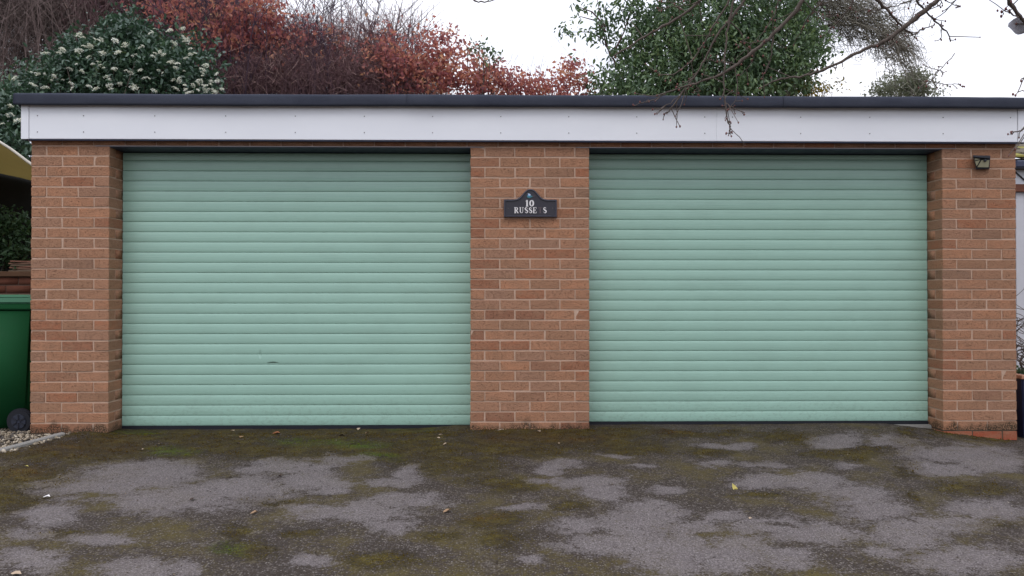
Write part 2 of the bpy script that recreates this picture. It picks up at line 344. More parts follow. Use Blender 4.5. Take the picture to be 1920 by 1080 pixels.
# the garden side left of the concrete edging is gravel, not tarmac
E0, E1 = at(-60, 862, -.6), at(128, 814, -.02)     # edging line; solved on the ground below
def on_ground(px, py):
    lo, hi = -5.5, .25
    for _ in range(40):
        mid = (lo+hi)/2; p = at(px, py, mid)
        if p.z < gzf(p.x, mid): hi = mid
        else: lo = mid
    return at(px, py, (lo+hi)/2)
EA, EB = on_ground(2, 849), on_ground(122, 817)
ed = (EB-EA); ed.z = 0; ed.normalize()
EA0 = EA - ed*4.5
def left_of_edge(x, y): return ed.x*(y-EA.y)-ed.y*(x-EA.x) > 0
ctr = Q.mean(axis=1)
cxq, cyq = gx[Q].mean(1), gy[Q].mean(1)
keep = ~((left_of_edge(cxq, cyq)) & (cxq < XL+.35)) & ~((cyq > .02) & ((cxq < XL) ))
m = N('worn_tarmac', .9, .2); W = m.world()
dry, mos, grn, rst = (m.attr(a) for a in ('dry', 'moss', 'green', 'rust'))
n1 = m.noise(W, 26, 5, .65); n2 = m.noise(W, 150, 3, .7); vr = m.vor(W, 92); vc = m.n('TexVoronoi'); m.put(vc.inputs['Vector'], W); vc.inputs['Scale'].default_value = 92
stone = m.sep(vc.outputs['Color'], 0)
crv = m.math('ADD', m.math('MULTIPLY', m.math('SUBTRACT', n1, .5), 1.5), m.math('MULTIPLY', m.math('SUBTRACT', n2, .5), 1.3))
n3 = m.noise(W, 62, 4, .7)
crv = m.math('ADD', crv, m.math('MULTIPLY', m.math('SUBTRACT', n3, .5), 1.5))
n4 = m.noise(W, 9, 4, .6)
c1 = m.ramp(n3, [(.34, 0.), (.66, 1.)]); c2 = m.ramp(m.noise(W, 118, 3, .7), [(.32, 0.), (.68, 1.)]); c0 = m.ramp(n1, [(.3, 0.), (.7, 1.)]); c4 = m.ramp(n4, [(.3, 0.), (.7, 1.)])
def add(*t):
    o = None
    for a_, k_ in t:
        q_ = m.math('MULTIPLY', m.math('SUBTRACT', a_, .5), k_); o = q_ if o is None else m.math('ADD', o, q_)
    return o
crv = add((c0, .55), (c1, .70), (c2, .62), (c4, .65))
d2 = m.ramp(m.math('ADD', m.math('MULTIPLY', dry, .95), crv), [(.26, 0.), (.60, 1.)])
binder = m.mix(n1, (.030, .021, .015), (.056, .042, .033))
agg = m.ramp(stone, [(0, (.035, .027, .023)), (.4, (.08, .064, .056)), (.8, (.16, .132, .12)), (1, (.27, .235, .205))])
cell = m.ramp(vr, [(.34, 1.), (.52, 0.)])
damp = m.mix(m.math('MULTIPLY', cell, .8), binder, agg)
lt = m.mix(m.noise(W, 5, 4), (.165, .137, .132), (.235, .202, .194))
lt = m.mix(m.ramp(n2, [(.36, .8), (.52, 0.)]), lt, (.055, .046, .045))
lt = m.mix(m.math('MULTIPLY', cell, m.ramp(stone, [(.8, 0.), (1, .4)])), lt, (.30, .275, .25))
lt = m.mix(m.math('MULTIPLY', m.math('SUBTRACT', 1, cell), .45), lt, (.06, .048, .044))
base = m.mix(d2, damp, lt)
mo = m.ramp(m.math('ADD', m.math('MULTIPLY', mos, .85), m.math('MULTIPLY', crv, 1.15)), [(.30, 0.), (.78, 1.)])
mo = m.math('MULTIPLY', mo, m.math('SUBTRACT', 1, m.math('MULTIPLY', d2, .55)))
mcol = m.mix(m.noise(W, 9, 5, .7), (.065, .042, .006), (.165, .125, .010))
mcol = m.mix(m.ramp(n2, [(.5, 0.), (.75, .7)]), mcol, (.17, .13, .012))
mcol = m.mix(m.math('MULTIPLY', grn, m.ramp(n1, [(.35, .4), (.6, 1.)])), mcol, (.085, .145, .006))
mcol = m.mix(m.math('MULTIPLY', rst, m.ramp(n1, [(.4, .2), (.7, .85)])), mcol, (.14, .058, .008))
spk = m.ramp(m.noise(W, 210, 2, .8), [(.38, 1.), (.52, 0.)])
mcol = m.mix(m.ramp(m.noise(m.world((1, 1.6, 1)), 6.5, 5, .65), [(.42, .8), (.62, 0.)]), mcol, (.038, .022, .006))
mcol = m.mix(m.math('MULTIPLY', spk, .8), mcol, (.012, .009, .004))
olive = m.ramp(m.math('ADD', m.noise(W, 3.1, 5, .6), m.math('MULTIPLY', m.math('SUBTRACT', n3, .5), .7)), [(.47, 0.), (.72, .75)])
base = m.mix(m.math('MULTIPLY', olive, m.math('SUBTRACT', 1, m.math('MULTIPLY', d2, .85))), base, (.10, .075, .014))
base = m.mix(m.math('MULTIPLY', mo, .8), base, mcol)
m.color(base); m.bump(m.math('MULTIPLY', m.ramp(vr, [(.1, 1.), (.6, 0.)]), m.math('SUBTRACT', 1.15, d2)), .006, .8).bump(n2, .004, .7).bump(m.math('MULTIPLY', mo, m.noise(W, 70, 4)), .012, .8)
M_TARMAC = m.m
drive = mesh_obj('driveway', np.stack([gx, gy, zz], 1), Q[keep], M_TARMAC, None, True, dict(dry=kd, moss=km, green=kg, rust=kr)); tag(drive, kind='structure')

M_SOIL = simple('garden_soil', (.05, .038, .026), .95, .1, var=.5, sc=3, kind='Object')
# garden ground out to the horizon, rising to a planted bank behind the garage
bx = np.array([-400, -120, -40, -20, -12, -9, -7, -5, -4, -3.5, -2, 0, 2, 3.4, 4, 6, 9, 12, 20, 40, 120, 400.]); by = np.array([-400, -120, -40, -20, -12, -9, -8.8, -6, -3, -1, 0, .3, 1, 3, 5, 6, 7, 9, 12, 20, 40, 120, 500.])
BX, BY = np.meshgrid(bx, by)
def bank(x, y): return 1.5*smooth(5.6, 9, y)+.5*smooth(9, 30, y)
BZ = gz(BX, BY)-.06+bank(BX, BY); BZ = np.where(np.abs(BX) > 9, np.minimum(BZ, -.3+bank(BX, BY)), BZ); BZ = np.maximum(BZ, -1.2)
BZ[(BY < -9)] = -1.2; BZ[(BY<=-.0)&(np.abs(BX)<9.1)&(BY>=-9)] -= .1
ii = (np.arange(len(by)-1)[:, None]*len(bx)+np.arange(len(bx)-1)[None, :]).ravel()
g = mesh_obj('ground', np.stack([BX.ravel(), BY.ravel(), BZ.ravel()], 1), np.stack([ii, ii+1, ii+1+len(bx), ii+len(bx)], 1), M_SOIL, None, True); tag(g, kind='structure')

# gravel bed: bed sheet, stones as stuff
gvx, gvy = [], []
gb = mesh_obj('gravel_bed', [(-8, -4, gzf(-8, -4)-.02), (EA0.x, EA0.y, gzf(EA0.x, EA0.y)-.02), (EB.x, EB.y, gzf(EB.x, EB.y)-.02), (XL+.01, .01, gzf(XL, 0)-.02), (XL+.01, 1.6, gzf(XL, 0)-.02), (-8, 1.6, gzf(-8, 0)-.02)], [(0, 1, 2, 3, 4, 5)], M_SOIL); tag(gb, kind='structure')
m = N('gravel_stone', .85, .25); m.color(m.ramp(m.attr('v'), [(0, (.07, .06, .055)), (.25, (.18, .145, .10)), (.6, (.32, .255, .175)), (1, (.52, .45, .35))])); M_GRAVEL = m.m
ico = bmesh.new(); bmesh.ops.create_icosphere(ico, subdivisions=1, radius=1)
IV = np.array([v.co[:] for v in ico.verts]); IF = np.array([[v.index for v in f.verts] for f in ico.faces]); ico.free()
def stones(n, xr, yr, cond, s0, s1, seed, lift=.0):
    rg = np.random.default_rng(seed); x = rg.uniform(*xr, n); y = rg.uniform(*yr, n); k = cond(x, y); x, y = x[k], y[k]; n = len(x)
    s = rg.uniform(s0, s1, n); A = rg.normal(size=(n, 3, 3)); Qm, _ = np.linalg.qr(A)
    V = IV[None]*rg.uniform(.75, 1.25, (n, 12, 1)); V = V*(s[:, None, None]*rg.uniform(.5, 1.1, (n, 1, 3))); V = np.einsum('nij,nkj->nki', Qm, V)
    V[:, :, 2] *= .75
    V += np.stack([x, y, gz(x, y)-.012+rg.uniform(0, .022, n)+lift], 1)[:, None, :]
    Fc = (IF[None]+np.arange(n)[:, None, None]*12).reshape(-1, 3)
    return V.reshape(-1, 3), Fc, np.repeat(rg.random(n), 12)
V, Fc, v = stones(15000, (-5.2, XL+.3), (-1.9, .95), lambda x, y: (left_of_edge(x-.03, y+.05)) & ((y < -.01) | (x < XL-.015)), .007, .018, 3)
tag(mesh_obj('gravel', V, Fc, M_GRAVEL, None, False, dict(v=v)), kind='stuff', label='pale beige and grey gravel left of the concrete edging')
# concrete edging strip
nrm = Vector((-ed.y, ed.x, 0)); bm = bmesh.new()
pts = [EA0+ed*t for t in np.linspace(0, (EB-EA0).length, 12)]; prev = None
for p in pts:
    zc = gzf(p.x, p.y); row = [bm.verts.new((p+nrm*a).to_tuple()[:2]+(zc+b,)) for a, b in ((0, -.06), (0, .016), (.006, .022), (.044, .022), (.05, .016), (.05, -.06))]
    if prev:
        for i in range(5): bm.faces.new((prev[i], row[i], row[i+1], prev[i+1]))
    prev = row
edg = bm_obj('edging_kerb', bm, M_CONC); tag(edg, 'narrow concrete edging strip between gravel and driveway', 'kerb')

# ---------------------------------------------------------------- garage
ZT = .060; PZ = .075; YD = .218                      # first bed joint, course height, door plane
CL, CR = at(204, 540, 0).x, at(1767.5, 540, 0).x     # inner corners of the side piers
PL, PR = at(882, 540, 0).x, at(1105, 540, 0).x       # centre pier
garage = empty('garage', (0, 0, 0), 'flat roofed brick double garage with two pale green roller doors', 'garage')
def unit_brick(seed):
    rg = random.Random(seed); bm = bmesh.new(); box(bm, -.5, .5, 0, 1, -.5, .5)
    for v in bm.verts: v.co.x += rg.uniform(-.007, .007); v.co.z += rg.uniform(-.03, .03); v.co.y += rg.uniform(-.02, .01) if v.co.y < .5 else 0
    bmesh.ops.bevel(bm, geom=bm.edges[:], offset=.018, segments=1, affect='EDGES')
    bmesh.ops.recalc_face_normals(bm, faces=bm.faces[:])
    me = bpy.data.meshes.new('brick'); bm.to_mesh(me); bm.free(); return me
UB = [unit_brick(i) for i in range(7)]; UR = [me.copy() for me in UB[:2]]
for me in UB: me.materials.append(M_BRICK)
for me in UR: me.materials.append(M_RED)
JOIN = {}
def brick(parent, x0, x1, y0, y1, z0, z1, single=True, red=False, key='reveal_brickwork'):
    jy = random.uniform(-.0015, .0025) if y1-y0 < .25 else 0
    if single:
        o = bpy.data.objects.new('brick', random.choice(UR if red else UB)); link(o, parent)
        o.location = ((x0+x1)/2+random.uniform(-.0012, .0012), y0+jy, (z0+z1)/2+random.uniform(-.001, .001)); o.scale = (x1-x0, y1-y0, z1-z0)
        o.rotation_euler = (0, random.uniform(-.006, .006), 0)
    else:
        JOIN.setdefault((parent.name, key), (parent, []))[1].append((x0, x1, y0+jy, y1, z0, z1))
def flush_join():
    for (pn, key), (parent, bl) in JOIN.items():
        V, Fc, v = [], [], []
        for i, (x0, x1, y0, y1, z0, z1) in enumerate(bl):
            V += [(x, y, z) for x in (x0, x1) for y in (y0, y1) for z in (z0, z1)]
            Fc += [[i*8+k for k in f] for f in ((0, 1, 3, 2), (4, 6, 7, 5), (0, 4, 5, 1), (2, 3, 7, 6), (0, 2, 6, 4), (1, 5, 7, 3))]; v += [random.random()]*8
        o = mesh_obj(key, np.array(V), np.array(Fc), M_SHADEDBRICK if key == 'wall_brickwork' else M_BRICKWORK, parent, False, dict(v=np.array(v))); tag(o, kind='stuff')
J = .005
def pier(x0, x1, rows, inner):
    """inner: +1 opening lies at x1, -1 opening lies at x0, 0 centre pier"""
    core = boxo('brick_pier', x0+.004, x1-.004, .0035, .40, -.12, ZT+27*PZ-.0, M_MORTAR, garage)
    nb = 4 if inner == 0 else 2.5; p = (x1-x0+.01)/nb
    for i in rows:
        z0, z1 = ZT+i*PZ+J, ZT+(i+1)*PZ-J; A = i % 2 == 0
        if inner == 0:
            seq = [.5, 1, 1, 1, .5] if A else [1]*4
        else:
            seq = [.5, 1, 1] if A else [1, 1, .5]
            if inner < 0: seq = seq[::-1]
        x = x0
        for k, s in enumerate(seq):
            L_ = p*s-.01; edge = k in (0, len(seq)-1); deep = edge and s == .5
            brick(core, x, x+L_, 0, .215 if deep else .1025, z0, z1, red=(i == -2)); x += p*s
        for side, on in ((x1, inner >= 0), (x0, inner <= 0)):
            sg = -1 if side == x1 else 1
            xa, xb = sorted((side, side+sg*.1025))
            if on:
                if A == False or inner == 0: pass
                full_end = A if inner else (not A)
                if full_end: brick(core, xa, xb, .1125, .215, z0, z1, False)
                brick(core, xa, xb, .225, .395, z0, z1, False)
    return core
pier(XL, CL, range(-1, 27), 1); pier(CR, XR, range(-2, 27), -1); pier(PL, PR, range(-1, 27), 0)
# course above the doors, carried on steel lintels
ZL = ZT+27*PZ
lint = boxo('lintel_course', XL+.006, XR-.006, .006, .10, ZL, ZL+.20, M_MORTAR, garage)
x = XL; nb = round((XR-XL)/.225); p = (XR-XL+.01)/nb
for r_ in range(2):
    x = XL-(p/2 if r_ else 0)
    while x < XR-.02:
        a, b = max(x, XL), min(x+p-.01, XR)
        if b-a > .03: brick(lint, a, b, 0, .1025, ZL+r_*PZ+J, ZL+(r_+1)*PZ-J, False, key='lintel_brickwork')
        x += p
for a, b in ((CL, PL), (PR, CR)):
    boxo('lintel', a-.1, b+.1, -.004, .21, ZL-.004, ZL+.001, M_STEEL, garage)
    boxo('lintel_soffit', a-.01, b+.01, .004, .27, ZL-.009, ZL-.005, M_NAVY, garage)  # dark navy colour holds the shade beneath the lintel
# side and back walls
for xw, sgn in ((XL, 1), (XR, -1)):
    a, b = sorted((xw+sgn*.006, xw+sgn*.10)); wall = boxo('side_wall', a, b, .40, 5.4, -.35, 2.3, M_MORTAR, garage)
    for i in range(-4, 30):
        y = .225+(.1125 if i % 2 else 0)+.17
        while y < 5.3:
            c0, c1 = sorted((xw, xw+sgn*.1025)); brick(wall, c0, c1, y, y+.215, ZT+i*PZ+J, ZT+(i+1)*PZ-J, False, key='side_brickwork'); y += .225
boxo('back_wall', XL+.1, XR-.1, 5.3, 5.4, -.35, 2.3, M_MORTAR, garage)
boxo('inner_floor', XL+.1, XR-.1, .30, 5.3, -.06, -.01, M_CONC, garage)
flush_join()
# roller doors
def slat_mesh(Lx, h):
    prof = []
    n = 9
    for k in range(n+1):
        t = k/n; zc = .0022+(h-.0044)*t
        bulge = .0037*(math.sin(math.pi*min(max(t, 0), 1))**.5); prof.append((-bulge, zc))
    prof = [(.004, .0008)] + prof + [(.004, h-.0006)]
    V = []; xsn = 2
    for x_ in (-Lx/2, Lx/2): V += [(x_, y, z) for y, z in prof]
    n = len(prof); Fc = [(i, i+1, n+i+1, n+i) for i in range(n-1)]
    Fc += [tuple(range(n))[::-1], tuple(range(n, 2*n))]
    me = bpy.data.meshes.new('slat'); me.from_pydata(V, [], Fc); me.update(); me.materials.append(M_SLAT)
    for q in me.polygons: q.use_smooth = q.index < n-1
    me.set_sharp_from_angle(angle=R(50)) if hasattr(me, 'set_sharp_from_angle') else None
    return me
HS = .0772
for di, (a, b, zb, lab) in enumerate(((CL, PL, -.013, None), (PR, CR, .009, None))):
    cx_ = (a+b)/2; Lx = b-a-.006
    cur = boxo('roller_door', a+.002, b-.002, YD+.0045, YD+.02, zb+.01, ZL-.012, M_CURTAIN, garage)
    me = slat_mesh(Lx, HS); z = zb+.018; k = 0
    while z < ZL-.02:
        o = bpy.data.objects.new('slat', me); link(o, cur); o.location = (cx_, YD+random.uniform(-.0006, .0006), z)
        if z+HS > ZL-.012: o.scale = (1, 1, (ZL-.013-z)/HS)
        z += HS; k += 1
    bm = bmesh.new(); n = 40                           # rubber seal that follows the ground
    for i in range(n):
        xa, xb = a+.004+(b-a-.008)*i/n, a+.004+(b-a-.008)*(i+1)/n; box(bm, xa, xb-.0001, YD-.012, YD+.012, gzf((xa+xb)/2, 0)-.012, zb+.0175)
    bmesh.ops.remove_doubles(bm, verts=bm.verts[:], dist=.0005); bm_obj('bottom_seal', bm, M_SEAL, cur)
    bm = bmesh.new(); box(bm, a-.001, b+.001, YD-.05, .34, -.15, -.024 if di == 0 else .002); th = bm_obj('threshold', bm, M_CONC, garage)
# dent on the left door
# fascia
YF = -.055
fz0, fz1 = at(960, 263.2, YF).z, at(960, 198, YF).z
def zfas(x): return 0
def fboard(name, pa, pb, y0=YF, y1=YF+.018, dz=0):
    a, b = at(pa, 230, YF).x, at(pb, 230, YF).x
    return boxo(name, a, b, y0, y1, fz0+dz, fz1, M_FASCIA, garage, .002)
trim0 = fboard('corner_trim', 40, 54.2, YF-.006, YF+.02, -.003)
b1 = fboard('fascia_board', 54.6, 1343.7); b2 = fboard('fascia_board', 1343.9, 1907.6)
trim1 = fboard('corner_trim', 1908.4, 1924, YF-.004, YF+.02, -.003)
for nm, pa, s in (('fascia_return', at(40, 230, YF).x, 1), ('fascia_return', at(1924, 230, YF).x, -1)):
    xa, xb = sorted((pa, pa+.018*s)); boxo(nm, xa, xb, YF+.021, 5.4, fz0, fz1, M_FASCIA, garage)
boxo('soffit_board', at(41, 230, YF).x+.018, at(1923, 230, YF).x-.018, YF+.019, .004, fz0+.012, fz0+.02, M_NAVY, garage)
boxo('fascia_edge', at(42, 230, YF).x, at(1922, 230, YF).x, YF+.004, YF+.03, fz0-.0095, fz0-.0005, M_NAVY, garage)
bm = bmesh.new(); bmesh.ops.create_cone(bm, cap_ends=True, segments=8, radius1=.0042, radius2=.003, depth=.004); bmesh.ops.rotate(bm, verts=bm.verts[:], matrix=Matrix.Rotation(R(90), 3, 'X'))
sm = bpy.data.meshes.new('screw'); bm.to_mesh(sm); bm.free(); sm.materials.append(M_SCREW)
for px in (70, 156.5, 290, 423, 553.5, 683, 811, 939, 1066.5, 1194, 1321.5, 1373.5, 1501.5, 1631, 1768.5, 1895):
    for py in (216.5+px/1920*4, 247+px/1920*4):
        p_ = at(px, py, YF-.002); o = bpy.data.objects.new('screw', sm); link(o, b1 if px < 1343 else b2); o.location = p_
# mineral felt edge wrapped over the roof rim, in three lengths
YR = -.105
ra, rb = at(24, 185, YR).x, at(1932, 185, YR).x; rz0 = at(960, 200.5, YR).z; rz1 = at(960, 177.3, YR).z
def felt(a, b, off):
    prof = [(.05, rz0+.012), (.012, rz0+.002), (.0, rz0+.006), (-.003, rz0+.02), (-.001, (rz0+rz1)/2), (0, rz1-.022), (.006, rz1-.008), (.02, rz1), (.07, rz1+.002), (.14, rz1-.03), (.3, rz1-.045)]
    n = int((b-a)/.03); V = []; 
    for i in range(n+1):
        x_ = a+(b-a)*i/n
        for k, (dy, z_) in enumerate(prof):
            w1 = noise.noise((x_*1.1, k*.35, 3.3))*.006+noise.noise((x_*6, k*.6, 1.3))*.0025
            V.append((x_, YR+dy-off+w1*(.6 if k > 8 else 1), z_+noise.noise((x_*.9, k*.1+7, 0))*.005+noise.noise((x_*5, 9, k*.3))*.002))
    m_ = len(prof); Fc = [(i*m_+k, (i+1)*m_+k, (i+1)*m_+k+1, i*m_+k+1) for i in range(n) for k in range(m_-1)]
    Fc += [tuple(range(m_))[::-1], tuple(range(n*m_, n*m_+m_))]
    return mesh_obj('felt_edge', V, Fc, M_FELT, garage, True)
s1, s2 = at(770, 190, YR).x, at(1476, 190, YR).x
felt(ra, s1, 0); felt(s1-.03, s2, .004); felt(s2-.03, rb, .008)
boxo('roof_deck', ra+.01, rb-.01, YR+.2, 5.6, rz0+.005, rz1-.047, M_FELT, garage)
for xa, xb in ((ra, ra+.04), (rb-.04, rb)): boxo('felt_edge', xa, xb, YR+.06, 5.62, rz0, rz1-.006, M_FELT, garage, .008)

# ---------------------------------------------------------------- house sign
YS = -.024
sx, = (at(994.5, 390, YS).x,); PXM = 1/((at(1000, 390, YS).x-at(900, 390, YS).x)/100)
zb_, zs_, zt_ = at(994, 407.5, YS).z, at(994, 374, YS).z, at(994, 354.3, YS).z
hw = 49.8/PXM
sign = empty('house_sign', (sx, 0, (zb_+zs_)/2), 'black arched plaque with white raised lettering on the centre brick pier', 'house sign')
def outline(ins):
    pts = [(-hw+ins, zb_+ins), (hw-ins, zb_+ins), (hw-ins, zs_-ins)]
    n = 26
    for i in range(n+1):
        t = i/n; u = (1-t*2)*hw*.66
        s = 1/(1+(abs(u)/(hw*.235))**3.2) if True else 0
        s = math.exp(-((abs(u)/(hw*.345))**2.6)*1.0)
        ww = (hw*.66-ins*.2)/(hw*.66)
        pts.append((u*(1-ins/hw*1.3 if abs(u) < hw*.5 else ww), zs_-ins*1.02+(zt_-zs_)*s))
    pts.append((-hw+ins, zs_-ins)); return [(x_, z_-(zb_+zs_)/2) for x_, z_ in pts]
M_SIGN = simple('black_gloss_paint', (.022, .018, .026), .35, .5)
m = N('white_sign_paint', .6, .3); m.color((.74, .70, .68)); M_WHITEP = m.m
M_FADED = simple('worn_letter', (.13, .095, .10), .6, .3)
bm = bmesh.new(); prism(bm, outline(.0), YS+.002, -.002); bm_obj('plate', bm, M_SIGN, sign)
bm = bmesh.new(); o0, o1, o2 = outline(.0), outline(.0045), outline(.013); n = len(o0)
rings = [[bm.verts.new((x_, y_, z_)) for x_, z_ in oo] for oo, y_ in ((o0, YS+.002), (o1, YS-.008), (outline(.009), YS-.0085), (o2, YS+.001))]
for ra_, rb_ in zip(rings, rings[1:]):
    for i in range(n): bm.faces.new((ra_[i], ra_[(i+1) % n], rb_[(i+1) % n], rb_[i]))
bm_obj('rim', bm, simple('black_rim_paint', (.05, .05, .068), .38, .5), sign)
def stroke(bm, pts, wds, y0, y1):
    P = [Vector((a, b)) for a, b in pts]; n = len(P); Lf, Rt = [], []
    for i in range(n):
        t = (P[min(i+1, n-1)]-P[max(i-1, 0)]).normalized(); nn = Vector((-t.y, t.x)); w_ = (wds[i] if isinstance(wds, (list, tuple)) else wds)/2
        Lf.append(P[i]+nn*w_); Rt.append(P[i]-nn*w_)
    for i in range(n-1):
        c4 = [Lf[i], Lf[i+1], Rt[i+1], Rt[i]]
        yj = y0-.00004*(i % 2); a = [bm.verts.new((q.x, yj, q.y)) for q in c4]; b = [bm.verts.new((q.x, y1, q.y)) for q in c4]
        bm.faces.new(a); bm.faces.new(b[::-1])
        for k in range(4): bm.faces.new((a[k], b[k], b[(k+1) % 4], a[(k+1) % 4]))
def arc(cx, cz, rx, rz, a0, a1, n=10): return [(cx+rx*math.cos(R(a0+(a1-a0)*i/n)), cz+rz*math.sin(R(a0+(a1-a0)*i/n))) for i in range(n+1)]
GL = {   # strokes in a unit-high letter: (points, width)
 '1': [([(.22, 0), (.22, 1)], .20), ([(.02, .03), (.42, .03)], .07), ([(.0, .82), (.14, .88), (.24, .98)], [.05, .09, .1])],
 '0': [(arc(.36, .5, .27, .44, 90, 450, 20), [.09, .12, .16, .19, .2, .2, .2, .19, .16, .12, .09, .12, .16, .19, .2, .2, .2, .19, .16, .12, .09])],
 'R': [([(.16, 0), (.16, 1)], .15), ([(0, .03), (.33, .03)], .06), ([(0, .97), (.4, .97)], .06), ([(.16, .97)]+arc(.38, .75, .2, .22, 90, -90, 8)+[(.16, .53)], [.06, .06, .08, .12, .15, .15, .15, .12, .08, .06, .06]), ([(.36, .52), (.68, .03)], .15), ([(.6, .03), (.82, .03)], .06)],
 'U': [([(.17, 1), (.17, .35)]+arc(.4, .3, .23, .26, 180, 360, 8)+[(.63, .35), (.63, 1)], [.14, .14, .14, .13, .1, .08, .07, .07, .07, .07, .07, .07, .07]), ([(0, .97), (.33, .97)], .06), ([(.5, .97), (.78, .97)], .06)],
 'S': [([(.52, .78)]+arc(.3, .74, .2, .21, 30, 200, 8)+[(.3, .52)]+arc(.32, .27, .21, .23, 60, -150, 10)+[(.06, .25)], [.05]+[.06, .07, .08, .09, .1, .12, .14, .15, .15]+[.17]+[.16]*5+[.12, .1, .08, .07, .06, .05]+[.05])],
 'E': [([(.16, 0), (.16, 1)], .15), ([(0, .03), (.62, .03)], .06), ([(0, .97), (.6, .97)], .06), ([(.16, .52), (.48, .52)], .07), ([(.48, .4), (.48, .64)], .05), ([(.6, .97), (.62, .76)], .06), ([(.62, .03), (.65, .26)], .06)],
 'T': [([(.33, 0), (.33, 1)], .15), ([(.18, .03), (.48, .03)], .06), ([(.02, .97), (.64, .97)], .06), ([(.02, .97), (.0, .76)], .05), ([(.64, .97), (.66, .76)], .05)]}
def letter(ch, px, py, hpx, wsc=1.0, mat=None, name='letter', y0=YS-.0035, bold=1.0):
    o = at(px, py, YS); k = hpx/PXM; bm = bmesh.new()
    for si, (pts, wd) in enumerate(GL[ch]):
        wd = [w_*k*bold for w_ in wd] if isinstance(wd, (list, tuple)) else wd*k*bold
        stroke(bm, [(o.x-sx+a*k*wsc, o.z-(zb_+zs_)/2+b*k) for a, b in pts], wd, y0-si*.00025, YS+.0028)
    ob = bm_obj(name, bm, mat or M_WHITEP, sign); return ob
letter('1', 985.6, 387.1, 12, 1.0, name='digit', bold=1.2); letter('0', 992.8, 387.1, 12, .95, name='digit', bold=1.2)
for ch, px in (('R', 964.3), ('U', 973.9), ('S', 983.8), ('S', 991.6), ('E', 999.2), ('S', 1018.6)): letter(ch, px, 399.7, 11, .92, bold=1.25)
letter('T', 1009.5, 399.7, 11, .92, M_FADED, 'faded_letter', YS-.0008)
def flat(name, pts, mat, dy=.0, par=sign):
    bm = bmesh.new(); prism(bm, [(at(a, b, YS).x-sx, at(a, b, YS).z-(zb_+zs_)/2) for a, b in pts], YS-.003-dy, YS+.0028); return bm_obj(name, bm, mat, par)
M_BLUE = simple('bird_blue', (.12, .30, .55), .5); M_TEAL = simple('bird_teal', (.05, .22, .24), .5); M_PALE = simple('bird_pale', (.5, .62, .8), .5)
bird = flat('bird_emblem', [(988, 367.5), (990, 366), (994, 367), (998, 367.3), (999.5, 368.3), (996, 369.6), (994, 371), (990.5, 371), (988.6, 369.5)], M_TEAL)
for nm, pts, mt in (('bird_wing', [(989.5, 362.6), (994, 363.6), (995, 366), (992.5, 367.5), (990.5, 366)], M_PALE), ('bird_back', [(989, 366), (993, 367.2), (997, 367.6), (993, 368.6), (989.5, 368)], M_BLUE), ('bird_bill', [(998.5, 367.5), (1003, 367.2), (1003, 367.8), (998.5, 368.6)], M_FADED)):
    flat(nm, pts, mt, .001)
for px in (952.8, 1036): flat('fixing_screw', [(px-.7, 390.3), (px, 389.6), (px+.7, 390.3), (px, 391.2)], M_SCREW)

# ---------------------------------------------------------------- solar wall light
lc = at(1841, 305, 0); wl = empty('wall_light', (lc.x, 0, lc.z), 'small black solar wall light with cream reflector panels under the fascia', 'wall light')
def q(px, py, Y): p_ = at(px, py, Y); return (p_.x-lc.x, Y, p_.z-lc.z)
M_BLK = simple('black_plastic', (.016, .017, .026), .4, .45)
m = N('cream_reflector', .3, .5); m.color((.36, .34, .22)); M_CREAM = m.m
Yt, Yb = -.075, -.02
def slab(name, front, back, mat):
    a, b = front, back; n = len(a); bm = bmesh.new(); A = [bm.verts.new(v) for v in a]; B = [bm.verts.new(v) for v in b]
    bm.faces.new(A); bm.faces.new(B[::-1])
    for i in range(n): bm.faces.new((A[i], B[i], B[(i+1) % n], A[(i+1) % n]))
    return bm_obj(name, bm, mat, wl)
slab('housing', [q(1824.6, 292.5, -.05), q(1856.8, 293.5, -.05), q(1855.3, 316.5, -.03), q(1830, 317.3, -.03)], [q(1824.6, 292.5, -.002), q(1856.8, 293.5, -.002), q(1855.3, 316.5, -.002), q(1830, 317.3, -.002)], M_BLK)
slab('solar_panel', [q(1824.4, 291.8, -.078), q(1857, 293, -.078), q(1857, 296.6, -.078), q(1824.6, 294.2, -.078)], [q(1824.4, 290.8, -.003), q(1857, 291.5, -.003), q(1857, 295, -.003), q(1824.6, 293, -.003)], M_BLK)
def pane(pts, Ys): return slab('reflector_panel', [q(a, b, y) for (a, b), y in zip(pts, Ys)], [q(a, b, y+.006) for (a, b), y in zip(pts, Ys)], M_CREAM)
pane([(1827, 296.2), (1838.5, 298.4), (1827.6, 300.8)], [-.053, -.062, -.052])
pane([(1828, 302.6), (1838, 299.8), (1831.3, 311.6)], [-.052, -.062, -.045])
pane([(1840.5, 300.2), (1855.3, 300.2), (1853.6, 313.6), (1832.6, 313.4)], [-.062, -.062, -.046, -.046])
bm = bmesh.new(); bmesh.ops.create_uvsphere(bm, u_segments=10, v_segments=6, radius=.011); s_ = bm_obj('motion_sensor', bm, M_BLK, wl, True); s_.location = q(1847, 301, -.066)

